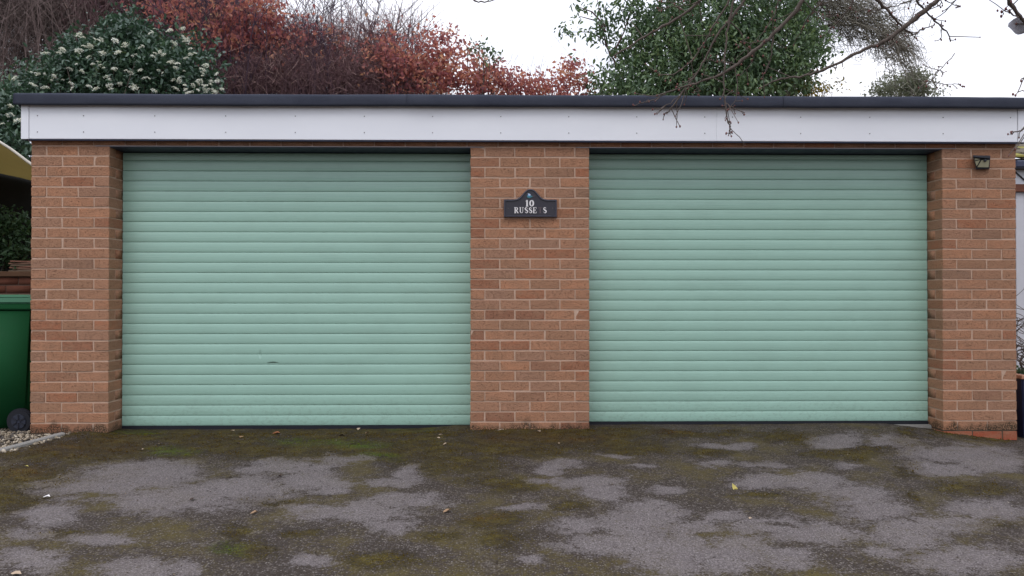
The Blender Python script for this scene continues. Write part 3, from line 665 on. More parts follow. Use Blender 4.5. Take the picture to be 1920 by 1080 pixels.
# ---------------------------------------------------------------- wheelie bin beside the left pier
M_BIN = simple('green_bin_plastic', (.008, .068, .022), .65, .12, var=.12, sc=5, bump=.0008)
M_LID = simple('green_lid_plastic', (.025, .115, .055), .5, .3, var=.1, sc=5)
bnz = gzf(-3.9, 0)-.01; by0 = .22; bnx = at(57, 700, by0).x+.05
wb = empty('wheelie_bin', (bnx-.37, by0+.29, bnz), 'dark green wheeled bin standing on gravel left of the garage', 'bin')
def taper(bm, x0, x1, y0, y1, z0, X0, X1, Y0, Y1, z1, bev=.02):
    a = [bm.verts.new(v) for v in ((x0, y0, z0), (x1, y0, z0), (x1, y1, z0), (x0, y1, z0))]; b = [bm.verts.new(v) for v in ((X0, Y0, z1), (X1, Y0, z1), (X1, Y1, z1), (X0, Y1, z1))]
    fs = [bm.faces.new(a[::-1]), bm.faces.new(b)]+[bm.faces.new((a[i], a[(i+1) % 4], b[(i+1) % 4], b[i])) for i in range(4)]
    if bev: bmesh.ops.bevel(bm, geom=list({e for f in fs for e in f.edges}), offset=bev, segments=2, affect='EDGES')
bm = bmesh.new(); taper(bm, -.28, .25, -.24, .24, .04, -.35, .33, -.285, .285, .95); bm_obj('body', bm, M_BIN, wb, True)
bm = bmesh.new(); taper(bm, -.365, .345, -.30, .30, .94, -.37, .35, -.303, .303, .985, .008); bm_obj('rim', bm, M_BIN, wb)
bm = bmesh.new(); taper(bm, -.38, .36, -.308, .308, .988, -.36, .335, -.29, .29, 1.03, .01); taper(bm, -.36, .30, -.25, .25, 1.03, -.30, .24, -.2, .2, 1.055, .01); bm_obj('lid', bm, M_LID, wb)
bm = bmesh.new(); box(bm, .35, .40, -.25, .25, .95, .975, .008); bm_obj('handle', bm, M_BIN, wb)
def disc(name, r, wd, mat, par, loc, seg=28, hole=None):
    bm = bmesh.new(); bmesh.ops.create_cone(bm, cap_ends=True, segments=seg, radius1=r, radius2=r, depth=wd)
    bmesh.ops.bevel(bm, geom=[e for e in bm.edges if len(e.link_faces) == 2 and any(len(f.verts) > 4 for f in e.link_faces)], offset=wd*.2, segments=2, affect='EDGES')
    bmesh.ops.rotate(bm, verts=bm.verts[:], matrix=Matrix.Rotation(R(90), 3, 'X')); o = bm_obj(name, bm, mat, par, False); o.location = loc; return o
for sgn in (-1, 1):
    wh = disc('wheel', .096, .045, M_SEAL, wb, (.245, sgn*.285, .10))
    hub = disc('hub', .055, .012, simple('dark_hub_plastic', (.03, .034, .05), .4), wh, (0, sgn*.023, 0))
    for k in range(6):
        bm = bmesh.new(); box(bm, -.005, .005, -.004, .004, .012, .052); sp_o = bm_obj('spoke', bm, M_BLK, wh); sp_o.rotation_euler = (0, k*math.pi/3, 0); sp_o.location = (0, sgn*.031, 0)
# moulding slot on the side
boxo('side_slot', -.245, -.240, -.2795, -.272, .86, .925, M_SEAL, wb)

# ---------------------------------------------------------------- left garden: low wall, slates, canopy
Yw = 1.6
lw = empty('low_brick_wall', (-5, Yw, 0), 'low shaded brick wall behind the green bin', 'wall')
mz = at(30, 505, Yw).z; xa = at(60, 505, Yw).x+.45
mw = boxo('mortar_core', -3.2, xa+5, .006, .2, -.3, mz-.07, simple('shaded_mortar', (.09, .06, .045), .95), lw)  # mortar colour darkened to carry the same shade as the brick
mw.location = (0, 0, 0)
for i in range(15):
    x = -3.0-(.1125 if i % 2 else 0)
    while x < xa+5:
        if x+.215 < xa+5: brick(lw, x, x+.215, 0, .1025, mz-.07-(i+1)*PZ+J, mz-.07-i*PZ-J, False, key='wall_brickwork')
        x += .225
M_WOOD = simple('weathered_wood', (.11, .06, .035), .85, .15, var=.4, sc=6)
for k in range(3): boxo('coping_slab', -3.1+k*1.55-.4, -3.1+(k+1)*1.55-.415, -.03, .24, mz-.068, mz-.02, M_WOOD, lw, .006)
JOIN_keep = {k: v for k, v in JOIN.items() if k[0] == lw.name}; JOIN.clear(); JOIN.update(JOIN_keep)
for (pn, key), (parent, bl) in JOIN.items(): pass
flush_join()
ss = empty('slate_stack', (at(45, 500, Yw).x, Yw+.08, mz-.02), 'stack of thin brown stone slabs on the low wall beside the garage', 'slab stack')
for k in range(6):
    r_ = random.Random(k); w_ = r_.uniform(.12, .17); dx = r_.uniform(-.02, .03)
    o = boxo('slab', dx-w_, dx+w_+.08, -.08, .10, k*.017, k*.017+.013, simple('slab_stone', (.17+.04*(k % 3), .12, .08), .9), ss, .003); o.rotation_euler = (0, r_.uniform(-.03, .03), r_.uniform(-.2, .2))
# shrub in the shade over the low wall
def bush(name, C, size, mat, label, cat, seed, twmat=M_BARK, base=None, aspect=.5, up=.3, droop=0, group=None, nst=14, crown='foliage'):
    c0 = C.mean(0); zb = base if base is not None else 0
    loc = (float(c0[0]), float(c0[1]), zb); o = empty(name, loc, label, cat, group); off = np.array(loc)
    V, Fc, v = leaf_mesh(C-off, size, aspect, up, droop, seed); mesh_obj(crown, V, Fc, mat, o, False, dict(v=v))
    rg = np.random.default_rng(seed+5); P = []
    for k in range(nst):
        e = C[rg.integers(len(C))]-off; t = np.linspace(0, 1, 7)[:, None]; s = np.array([e[0]*.15, e[1]*.15, 0]); mid = np.array([e[0]*.3, e[1]*.3, e[2]*.6])
        pth = (1-t)**2*s+2*t*(1-t)*mid+t*t*e; pth[1:-1] += rg.normal(size=(5, 3))*.03; P.append((pth, np.linspace(.02+.008*e[2], .003, 7)))
    V, Fc = tubes(P, 5); mesh_obj('stem', V, Fc, twmat, o, True); return o
def blobs(spec, n, seed, clump=.12, per=12):
    """clumped points: spec rows are (px, py, rx, ry, Y, depth, weight)"""
    rg = np.random.default_rng(seed); w_ = np.array([s[6]*s[2]*s[3] for s in spec], float); w_ /= w_.sum(); out = []
    nc = max(1, n//per)
    for i in rg.choice(len(spec), nc, p=w_):
        px, py, rx, ry, Y, dp, _ = spec[i]
        a = rg.uniform(0, 6.283); r_ = math.sqrt(rg.random()); yy = Y+rg.uniform(-dp, dp)
        p_ = at(px+rx*r_*math.cos(a), py+ry*r_*math.sin(a), yy); out.append(np.array(p_)+rg.normal(size=(per, 3))*clump)
    return np.concatenate(out)
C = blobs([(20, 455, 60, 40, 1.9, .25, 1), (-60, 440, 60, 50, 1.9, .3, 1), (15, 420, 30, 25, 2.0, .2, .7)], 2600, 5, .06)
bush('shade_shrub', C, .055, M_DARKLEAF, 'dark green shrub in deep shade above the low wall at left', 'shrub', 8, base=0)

m = N('faded_canopy_fabric', .8, .15); m.color(m.mix(m.noise(m.co('Object', (1, 1, 4)), 5, 4), (.17, .12, .04), (.27, .20, .07)))
tr = m.n('BsdfTranslucent'); tr.inputs[0].default_value = (.45, .33, .10, 1); ms = m.n('MixShader'); ms.inputs[0].default_value = .16
m.t.links.new(m.b.outputs[0], ms.inputs[1]); m.t.links.new(tr.outputs[0], ms.inputs[2]); m.t.links.new(ms.outputs[0], m.t.nodes['Material Output'].inputs[0]); M_CANV = m.m
M_NET = simple('dark_side_cloth', (.022, .022, .02), .9, .1, var=.3); M_EDGEW = simple('pale_canopy_trim', (.55, .50, .42), .7)
Y0, Y1 = .9, 2.6
pk = at(-10, 250, Y0); e1 = at(62, 312, Y0); bk = at(0, 322, Y1); bk2 = at(70, 343, Y1); bpk = at(-60, 300, Y1)
cn = empty('garden_canopy', (pk.x-.8, 1.7, gzf(-5, 0)), 'sagging yellowish fabric garden canopy with pale edge left of garage', 'canopy')
lo = np.array(cn.location)
def grid(p00, p10, p01, p11, nu, nv, sag, thick=.004):
    V = []
    for i in range(nu+1):
        for j in range(nv+1):
            u, v_ = i/nu, j/nv; p_ = p00.lerp(p10, u).lerp(p01.lerp(p11, u), v_); s = sag*math.sin(math.pi*u)*math.sin(math.pi*v_)+.008*math.sin(u*9+v_*3)
            V.append((p_.x-lo[0], p_.y-lo[1], p_.z-lo[2]-s))
    Fc = [(i*(nv+1)+j, (i+1)*(nv+1)+j, (i+1)*(nv+1)+j+1, i*(nv+1)+j+1) for i in range(nu) for j in range(nv)]; return V, Fc
apex = Vector((pk.x-1.3, 1.7, pk.z+.45)); fl = Vector((pk.x-2.9, Y0, e1.z)); bl_ = Vector((pk.x-2.9, Y1, e1.z-.1)); fr = Vector((e1.x+.05, Y0, e1.z-.03)); br = Vector((bk2.x, Y1, bk2.z))
frm = Vector((pk.x-.1, Y0, pk.z+.02))
V1, F1 = grid(frm, fr, Vector((bk.x-.6, Y1, bk.z+.15)), br, 12, 12, .03); V2, F2 = grid(fl, frm, bl_, Vector((bk.x-.6, Y1, bk.z+.15)), 8, 8, .05)
cp_ = mesh_obj('canopy_panel', V1, F1, M_CANV, cn, True); mesh_obj('canopy_panel', V2, F2, M_CANV, cn, True)
V, Fc = tubes([([np.array(a)-lo for a in (fl, frm, frm.lerp(fr, .5)+Vector((0, 0, .012)), fr)], [.012]*4)], 6); mesh_obj('edge_trim', V, Fc, M_EDGEW, cn, True)
V, Fc = grid(Vector((-7.5, Y1+.02, .05)), Vector((bk2.x+.4, Y1+.02, .05)), Vector((-7.5, Y1+.02, bk.z+.3)), Vector((bk2.x+.4, Y1+.02, bk2.z+.12)), 14, 8, .0); mesh_obj('side_cloth', V, Fc, M_NET, cn, True)
sa, sb, sc_ = at(-40, 350, 2.0), at(0, 386, 2.0), at(34, 418, 2.0)
V, Fc = tubes([([np.array(a)-lo for a in (sa, sb, sc_)], [.014]*3)], 6); mesh_obj('strut', V, Fc, M_SEAL, cn, True)
for x_, y_ in ((fl.x, Y0), (fl.x, Y1), (fr.x-.9, Y1)):
    V, Fc = tubes([([(x_-lo[0], y_-lo[1], 0), (x_-lo[0], y_-lo[1], e1.z-lo[2])], [.02, .02])], 8); mesh_obj('pole', V, Fc, M_SEAL, cn, True)

# ---------------------------------------------------------------- right-hand neighbour
Yn = 2.4
nb_ = empty('neighbour_outbuilding', (at(1925, 500, Yn).x+1.0, Yn, 0), 'white boarded outbuilding with mossy tiled roof right of the garage', 'outbuilding'); no = nb_.location
def nx_(px, py, Y=Yn): p_ = at(px, py, Y); return p_.x-no.x, p_.z
xl_ = nx_(1890, 500)[0]; z_tb, z_beam0, z_beam1, z_g0, z_g1, z_rt = (nx_(1910, v_)[1] for v_ in (700, 360, 346, 318, 305, 255))
M_PVC = simple('white_board_paint', (.55, .54, .56), .5, .4, var=.06)
boxo('wall', xl_, 2.6, .03, .12, -.4, z_beam0, M_PVC, nb_)
pwid = .095; x = xl_
while x < 2.5: boxo('board', x, x+pwid-.006, .012, .03, -.35, z_beam0-.002, M_PVC, nb_, .003); x += pwid
boxo('beam', xl_, 2.6, -.03, .12, z_beam0+.002, z_beam1, simple('redbrown_stained_wood', (.16, .06, .035), .7), nb_)
m = N('clerestory_glass', .08, .6); m.color((.72, .74, .78)); M_GLZ = m.m
wn = boxo('window', xl_, 2.6, .02, .05, z_beam1+.002, z_g0-.002, M_GLZ, nb_)
V, Fc = tubes([([(nx_(1905, 322)[0], .012, nx_(1905, 322)[1]), (nx_(1925, 340)[0], .012, nx_(1925, 340)[1])], [.007, .007])], 6); mesh_obj('glazing_bar', V, Fc, M_BLK, wn)
boxo('gutter', xl_, 2.7, -.16, -.02, z_g0, z_g1, simple('bluegrey_gutter', (.045, .05, .085), .4), nb_, .01)
M_TILE = simple('mossy_roof_tile', (.13, .11, .08), .95, .1, var=.5, sc=18); M_TILEM = simple('yellow_moss_tile', (.22, .19, .05), .95, .1, var=.5, sc=22)
roof = boxo('roof', xl_-.1, 2.7, -.0, 2.6, z_g1+.002, z_g1+.04, M_TILE, nb_)
for r_ in range(7):
    for c_ in range(11):
        yy = -.12+r_*.26; zc = z_g1+.03+r_*.085; x0_ = xl_-.15+c_*.27+(.13 if r_ % 2 else 0)
        bm = bmesh.new(); box(bm, x0_, x0_+.262, yy, yy+.34, 0, .022, .004)
        for v_ in bm.verts: v_.co.z += zc+(v_.co.y-yy)*.31+.012*math.sin((v_.co.x-x0_)*24)
        o = bm_obj('tile', bm, M_TILE if (r_*7+c_*3) % 4 else M_TILEM, nb_); o.rotation_euler = (random.uniform(-.01, .01), random.uniform(-.012, .012), 0)
# planter with copper-coloured rim
Yp = .1; pz0 = gzf(4.0, .0)-.02
pl = empty('planter', (at(1905.5, 800, Yp).x+.27, Yp+.22, pz0), 'navy square planter with copper coloured rim by the right pier', 'planter')
zt2 = at(1912, 711, Yp).z-pz0; zt3 = at(1912, 703, Yp).z-pz0
bm = bmesh.new(); taper(bm, -.19, .24, -.19, .22, 0, -.225, .26, -.22, .26, zt2, .006); bm_obj('pot', bm, simple('navy_glaze', (.016, .018, .05), .35, .5), pl)
bm = bmesh.new(); box(bm, -.235, .28, -.235, -.19, zt2, zt3, .005); box(bm, -.235, .28, .23, .27, zt2, zt3, .005); box(bm, -.235, -.19, -.189, .229, zt2, zt3, .005); box(bm, .235, .28, -.189, .229, zt2, zt3, .005)
bm_obj('rim', bm, simple('copper_paint', (.42, .2, .12), .45, .5), pl); boxo('soil', -.189, .234, -.189, .229, zt2-.03, zt2+.008, M_SOIL, pl)
ct = empty('twisted_shrub', (pl.location.x, pl.location.y, pz0+zt2), 'leafless shrub with curling twigs in the navy planter', 'shrub'); P = []; rg = np.random.default_rng(4)
for k in range(26):
    n = 22; a = rg.uniform(0, 6.28); pth = [np.array([0, 0, 0.])]; d = np.array([rg.uniform(-.6, .6), rg.uniform(-.4, .4), 1.]); ph = rg.uniform(0, 6); hgt = rg.uniform(.35, .9)
    for i in range(n): dd = d+1.3*np.array([math.sin(i*.8+ph), math.cos(i*.9+ph), .5*math.sin(i*.7)]); pth.append(pth[-1]+dd/np.linalg.norm(dd)*hgt/n*1.3)
    P.append((np.array(pth), np.linspace(.005, .0016, n+1)))
V, Fc = tubes(P, 4); mesh_obj('branches', V, Fc, M_BARK, ct, True)
C = np.array([(rg.uniform(-.2, .2), rg.uniform(-.2, .2), rg.uniform(.0, .07)) for _ in range(160)]); V, Fc, v = leaf_mesh(C, .04, .6, .3, 0, 6); mesh_obj('leaves', V, Fc, M_EVER, ct, False, dict(v=v))

# ---------------------------------------------------------------- planting behind the garage
def twig_paths(rg, start, height, spread, n_sub=8, r0=.012, wig=.06, lean=(0, 0), lvl=2, nseg=9):
    """one upright stem with side twigs"""
    out = []; d = np.array([lean[0]+rg.normal()*spread, lean[1]+rg.normal()*spread*.7, 1.]); d /= np.linalg.norm(d)
    pth = [np.array(start, float)]; step = height/nseg
    for i in range(nseg): d = d+rg.normal(size=3)*wig; d[2] = max(d[2], .25); d /= np.linalg.norm(d); pth.append(pth[-1]+d*step)
    pth = np.array(pth); out.append((pth, np.linspace(r0, r0*.22, nseg+1)))
    if lvl > 0:
        for k in range(n_sub):
            t = rg.uniform(.12, .98)*nseg; i = int(t); p_ = pth[i]+(pth[min(i+1, nseg)]-pth[i])*(t-i)
            a = rg.uniform(0, 6.283); sd_ = (math.cos(a)*.9, math.sin(a)*.9)
            out += twig_paths(rg, p_, height*rg.uniform(.16, .34), .25, max(2, n_sub//2), r0*.45, wig*1.5, sd_, lvl-1, 4)
    return out
def thicket(name, label, cat, cols, Y, dY, seed, mat, n, tops, leaves=None, lmat=None, lsize=.07, r0=.011, nsub=8, group=None, base=None):
    """a group of stems filling photo columns; tops gives the outline height (px -> py)"""
    rg = np.random.default_rng(seed); xa, xb = cols; xc = at((xa+xb)/2, 200, Y)
    zb = float(bank(0, Y))-.05 if base is None else base; o = empty(name, (xc.x, Y, zb), label, cat, group); off = np.array(o.location); P = []
    tp = np.array(tops, float)
    for k in range(n):
        px = rg.uniform(xa, xb); yy = Y+rg.uniform(-dY, dY); ty = np.interp(px, tp[:, 0], tp[:, 1]); ty = ty+abs(rg.normal())*35*(k % 4 != 0)
        top = at(px, ty, yy); z0 = at(px, 215, yy).z-1.2+rg.uniform(-.3, 1.0); h = max(top.z-z0, .5); z0 = top.z-h
        P += twig_paths(rg, np.array([top.x-rg.normal()*.15, yy, z0])-off, h, .10, nsub, r0*rg.uniform(.5, 1.1), .07)
    # a few trunks carry the shoots from the ground
    for k in range(max(3, n//12)):
        px = rg.uniform(xa, xb); b = at(px, 215, Y); P.append((np.array([[b.x*.97, Y, zb], [b.x, Y, (b.z+zb)/2], [b.x+rg.normal()*.1, Y, b.z+.5]])-off, np.array([.05, .035, .015])))
    V, Fc = tubes(P, 3); mesh_obj('branches', V, Fc, mat, o)
    if leaves is not None:
        V, Fc, v = leaf_mesh(leaves-off, lsize, .62, .2, .5, seed+1); mesh_obj('leaves', V, Fc, lmat, o, False, dict(v=v))
    return o
def twig_cloud(o, spec, n, seed, mat, L0=.18, L1=.5, r=.0032, upw=.8):
    rg = np.random.default_rng(seed); C = blobs(spec, n, seed+1, .16, 6); off = np.array(o.location); n = len(C)
    D = rg.normal(size=(n, 3)); cl_ = np.repeat(rg.normal(size=(n//6+1, 3)), 6, axis=0)[:n]; D = D*.7+cl_*.9; D[:, 2] = D[:, 2]*.8+upw*.8; D /= np.linalg.norm(D, axis=1)[:, None]; Ln = rg.uniform(L0, L1, n)[:, None]
    A = C-off; Bm = A+D*Ln*.5+rg.normal(size=(n, 3))*Ln*.12; E_ = A+D*Ln+rg.normal(size=(n, 3))*Ln*.22
    S = np.cross(D, rg.normal(size=(n, 3))); S /= np.linalg.norm(S, axis=1)[:, None]+1e-9; T_ = np.cross(D, S)
    ring = []
    for P_, k in ((A, 1.), (Bm, .75), (E_, .4)):
        for a in (0, 2.094, 4.189): ring.append(P_+(S*math.cos(a)+T_*math.sin(a))*r*k)
    V = np.stack(ring, 1).reshape(-1, 3); b = np.arange(n)[:, None]*9
    Fc = np.concatenate([b+np.array([[i*3+j, i*3+(j+1) % 3, i*3+3+(j+1) % 3, i*3+3+j]]) for i in range(2) for j in range(3)])
    q_ = mesh_obj('fine_twigs', V, Fc, {'greybrown_twig': M_TWV_GREY, 'reddish_twig': M_TWV_RED, 'lichen_twig': M_TWV_LICH}[mat.name], o, False, dict(v=np.repeat(rg.random(n)**1.4, 9))); tag(q_, kind='stuff'); return q_
# far left: dense grey-brown bare thicket
tA = thicket('bare_tree', 'dense leafless grey brown tree behind the flowering shrub at far left', 'tree', (-160, 220), 10.5, 1.0, 21, M_TWIGGREY, 120, [(-200, -120), (300, -160)], nsub=10, r0=.016)
tB = thicket('bare_tree', 'tangled leafless reddish brown tree rising right of the flowering shrub', 'tree', (150, 470), 10.0, .8, 22, M_TWIGBROWN, 90, [(100, -120), (430, -90), (480, -30)], nsub=9, r0=.014)
lv = blobs([(470, 40, 60, 55, 8.6, .5, 1.2), (400, 80, 50, 30, 8.6, .5, .9), (540, 70, 60, 55, 8.6, .5, .5), (330, 20, 60, 30, 8.8, .5, .5), (430, 120, 50, 25, 8.6, .4, .3), (610, 90, 50, 40, 8.8, .5, .35), (360, -30, 120, 30, 8.8, .5, .6), (540, 140, 50, 25, 8.6, .4, .2), (220, 20, 60, 20, 8.9, .5, .1)], 4000, 31, .11, 9)
tC = thicket('beech_tree', 'rusty leaved beech with bare twigs behind the left door roof', 'tree', (330, 640), 8.6, .5, 23, M_TWIGPURPLE, 110, [(300, -60), (520, -20), (560, 10), (600, 30), (640, 50)], lv, M_RUSSET, .085, nsub=8)
tD = thicket('bare_tree', 'tall thin dark branches reaching above the beech into the sky', 'tree', (560, 790), 9.6, .5, 24, M_TWIGPURPLE, 70, [(540, -60), (620, -60), (700, -30), (780, 40)], nsub=7, r0=.02)
tE = thicket('bare_hedge', 'low purple brown bare hedge just above the middle of the left roof edge', 'hedge', (420, 800), 8.0, .4, 25, M_TWIGBROWN, 130, [(420, 90), (600, 95), (700, 110), (800, 115)], nsub=9, r0=.008)
lv = blobs([(760, 105, 55, 38, 8.2, .35, 1), (820, 90, 35, 35, 8.2, .3, .8), (790, 140, 70, 35, 8.1, .4, 1.3), (860, 120, 40, 35, 8.1, .3, 1.1), (870, 155, 60, 24, 8.0, .4, 1.6), (720, 80, 30, 26, 8.3, .3, .5), (790, 55, 12, 16, 8.2, .2, .3), (690, 120, 30, 40, 8.2, .3, .3)], 4200, 32, .10, 8)
thicket('beech_hedge', 'copper leaved shrub rising to a rounded top left of the sign', 'shrub', (670, 910), 8.1, .35, 26, M_TWIGBROWN, 60, [(670, 100), (760, 60), (790, 40), (830, 65), (900, 100)], lv, M_RUSSET, .07, nsub=7, r0=.008)
lv = blobs([(930, 150, 35, 26, 8.1, .3, 1), (975, 162, 40, 16, 8.0, .3, 1), (1030, 160, 30, 16, 8.0, .3, .8), (1075, 148, 26, 28, 8.0, .25, 1), (1065, 120, 14, 14, 8.0, .2, .3), (1000, 172, 80, 8, 8.0, .3, 1.3), (905, 118, 18, 14, 8.1, .2, .4)], 2300, 33, .09, 8)
thicket('beech_hedge', 'low russet leaved shrub between the copper shrub and the big evergreen', 'shrub', (890, 1110), 8.0, .3, 27, M_TWIGBROWN, 34, [(890, 110), (950, 120), (985, 70), (1000, 90), (1040, 130), (1070, 85), (1110, 120)], lv, M_RUSSET, .065, nsub=5, r0=.007)
C = blobs([(905, 98, 22, 18, 7.9, .15, 1), (925, 112, 14, 12, 7.9, .15, .8), (893, 82, 7, 6, 7.9, .1, .5)], 130, 41, .06, 5)
bush('evergreen_sapling', C, .075, M_EVER, 'small dark leaved sapling poking above the russet shrubs', 'sapling', 42, base=1.2, nst=8)

twig_cloud(tA, [(20, 90, 190, 110, 11.5, .8, 1), (150, 20, 150, 60, 11.5, .8, 1), (0, -40, 260, 60, 11.8, .8, .8), (240, 100, 80, 90, 11.3, .6, 1)], 30000, 201, M_TWIGGREY, .2, .6, .005)
twig_cloud(tB, [(330, 60, 130, 90, 10.8, .6, 1), (420, 130, 110, 50, 10.6, .6, 1.2), (300, -20, 160, 60, 10.9, .6, 1)], 20000, 202, M_TWIGBROWN, .2, .55, .0048)
twig_cloud(tC, [(480, 90, 110, 60, 9.3, .5, 1), (560, 120, 70, 45, 9.2, .5, 1.1), (430, 30, 50, 40, 9.3, .5, .4)], 6000, 203, M_TWIGBROWN, .15, .45, .004)
twig_cloud(tD, [(650, 130, 90, 40, 9.8, .4, 1), (620, 70, 60, 40, 9.8, .4, .35), (700, 100, 50, 30, 9.8, .4, .25)], 2600, 204, M_TWIGBROWN, .15, .45, .004)
twig_cloud(tE, [(600, 150, 170, 26, 8.6, .4, 1), (690, 160, 80, 22, 8.5, .4, 1.3), (500, 155, 90, 25, 8.5, .4, 1.3), (770, 165, 50, 16, 8.5, .3, 1)], 14000, 205, M_TWIGBROWN, .12, .4, .0036)
twig_cloud(tE, [(730, 95, 60, 40, 8.7, .3, 1), (650, 90, 60, 40, 8.8, .3, .6), (690, 50, 60, 30, 8.8, .3, .25)], 1700, 209, M_TWIGBROWN, .15, .45, .0036)
# viburnum with cream flower heads
VB = [(200, 130, 90, 42, 6.6, .5, 1.2), (120, 150, 90, 30, 6.5, .5, 1), (240, 85, 50, 45, 6.8, .4, 1.2), (310, 130, 60, 40, 6.5, .5, 1.2), (360, 155, 45, 25, 6.4, .4, 1.2), (70, 168, 50, 16, 6.4, .4, .8), (340, 80, 22, 30, 6.7, .3, .5), (160, 100, 50, 30, 6.7, .4, 1), (380, 120, 16, 24, 6.5, .3, .5), (225, 50, 22, 16, 6.9, .3, .8),
      (20, 230, 26, 30, 5.4, .4, 1.4), (30, 275, 30, 26, 5.2, .4, 1.2), (10, 195, 24, 18, 5.6, .4, 1), (-40, 230, 50, 50, 5.6, .5, 1), (200, 190, 200, 20, 6.3, .5, .8)]
C = blobs(VB, 19000, 51, .13, 12)
vb = bush('viburnum', C, .085, M_VIB, 'large evergreen shrub with cream flower heads over the left roof corner', 'shrub', 52, base=.9, nst=60, up=.5)
rg = np.random.default_rng(53); heads = []
for k in range(3):
    n = 70; a = rg.uniform(0, 6.28, n); r_ = np.sqrt(rg.random(n))*.048; Cc = np.stack([r_*np.cos(a), r_*np.sin(a), .02*(1-(r_/.048)**2)+rg.uniform(-.006, .006, n)], 1)
    V, Fc, v = leaf_mesh(Cc, .014, .9, 1.2, 0, 60+k); t_ = mesh_obj('flower_head', V, Fc, M_PETAL, None, False, dict(v=v)); heads.append(t_.data); bpy.data.objects.remove(t_)
FP = [(90, 100), (120, 98), (108, 101), (148, 98), (155, 70), (170, 68), (185, 73), (143, 120), (180, 118), (190, 125), (154, 133), (165, 108), (100, 147), (120, 148), (136, 156), (137, 165), (177, 160), (178, 170), (205, 149), (208, 165), (200, 142), (230, 156), (246, 160), (252, 166), (235, 130), (243, 139), (262, 133), (275, 145), (290, 98), (300, 96), (310, 103), (313, 115), (323, 118), (330, 125), (322, 148), (335, 148), (343, 130), (345, 160), (350, 168), (364, 157), (372, 152), (380, 158), (388, 160), (392, 170), (400, 172), (378, 130), (362, 98), (354, 92), (385, 120), (378, 143), (408, 171), (415, 168), (415, 152), (405, 140), (399, 148), (21, 146), (34, 152), (62, 140), (76, 139), (83, 134), (103, 139), (80, 165), (234, 85), (215, 78), (222, 97), (190, 100), (155, 88), (282, 68), (265, 88), (318, 55), (340, 52), (348, 70), (330, 78), (287, 56), (12, 198), (3, 233), (36, 228), (18, 214), (26, 292), (8, 280), (262, 160), (290, 168), (215, 130), (60, 158), (250, 105), (170, 86), (130, 132), (300, 135), (345, 108), (20, 178), (372, 167), (358, 172), (382, 172), (332, 165)]
for px, py in FP:
    Y = 5.75 if py < 185 else 4.75
    for q_ in range(1 if rg.random() < .35 else 2):
        p_ = at(px+rg.normal()*3.5, py+rg.normal()*2.5, Y+rg.uniform(-.15, .1)); o = bpy.data.objects.new('flower_head', random.choice(heads)); link(o, vb); o.location = p_-vb.location; s = rg.uniform(.4, .85)*rg.choice([1, 1, 1.4]); o.scale = (s, s, s)
        o.rotation_euler = (rg.uniform(-.1, 1.0), rg.uniform(-.5, .5), rg.uniform(0, 6))

# large evergreen with loose sprays on its left
EV = [(1250, 130, 100, 55, 8.4, .9, 1.4), (1160, 155, 55, 28, 8.2, .6, 1.3), (1350, 110, 110, 70, 8.6, 1.0, 1.6), (1450, 90, 80, 80, 8.6, .9, 1.5), (1300, 40, 110, 55, 8.8, .9, 1.4), (1420, 20, 100, 50, 8.8, .9, 1.3), (1480, 150, 45, 30, 8.4, .6, 1.1), (1510, 90, 40, 50, 8.6, .6, .9), (1190, 90, 40, 35, 8.5, .5, .9), (1240, 60, 45, 40, 8.6, .5, 1), (1120, 165, 30, 15, 8.1, .3, 1), (1300, 165, 170, 20, 8.2, .8, 1.3), (1380, -60, 200, 60, 8.8, 1, .6), (1530, 60, 30, 25, 8.6, .4, .6), (1535, 95, 18, 14, 8.5, .3, .6)]
SP = [(1120, 15, 20, 14, 8.3, .2, 1), (1135, 45, 22, 20, 8.3, .2, 1.3), (1075, 58, 24, 8, 8.3, .15, 1.1), (1112, 68, 16, 9, 8.3, .15, 1), (1165, 30, 26, 20, 8.4, .2, 1), (1085, 10, 10, 8, 8.3, .1, .8), (1080, 28, 8, 7, 8.3, .1, .8), (1142, 75, 14, 16, 8.3, .2, .7), (1185, 5, 30, 15, 8.4, .2, 1), (1088, 112, 16, 8, 8.2, .1, .6), (1060, 135, 10, 10, 8.1, .1, .5)]
C = np.concatenate([blobs(EV, 27000, 61, .11, 18), blobs(SP, 620, 62, .06, 5)])
ev = bush('evergreen_tree', C, .095, M_EVER, 'large dense dark green evergreen tree behind the right garage door roof', 'tree', 63, base=1.5, nst=70, aspect=.42, up=.3, droop=.9)
off = np.array(ev.location); P = []
for pts in ([(1190, 200), (1160, 130), (1136, 85), (1128, 40), (1118, -10)], [(1145, 105), (1135, 75), (1105, 60), (1070, 60)], [(1136, 50), (1110, 22), (1082, 12)], [(1150, 100), (1170, 60), (1185, 10)], [(1137, 60), (1115, 38), (1085, 30)]):
    P.append((np.array([np.array(at(a, b, 8.3)) for a, b in pts])-off, np.linspace(.02, .006, len(pts))))
V, Fc = tubes(P, 5); mesh_obj('branches', V, Fc, M_TWIGBROWN, ev, True)

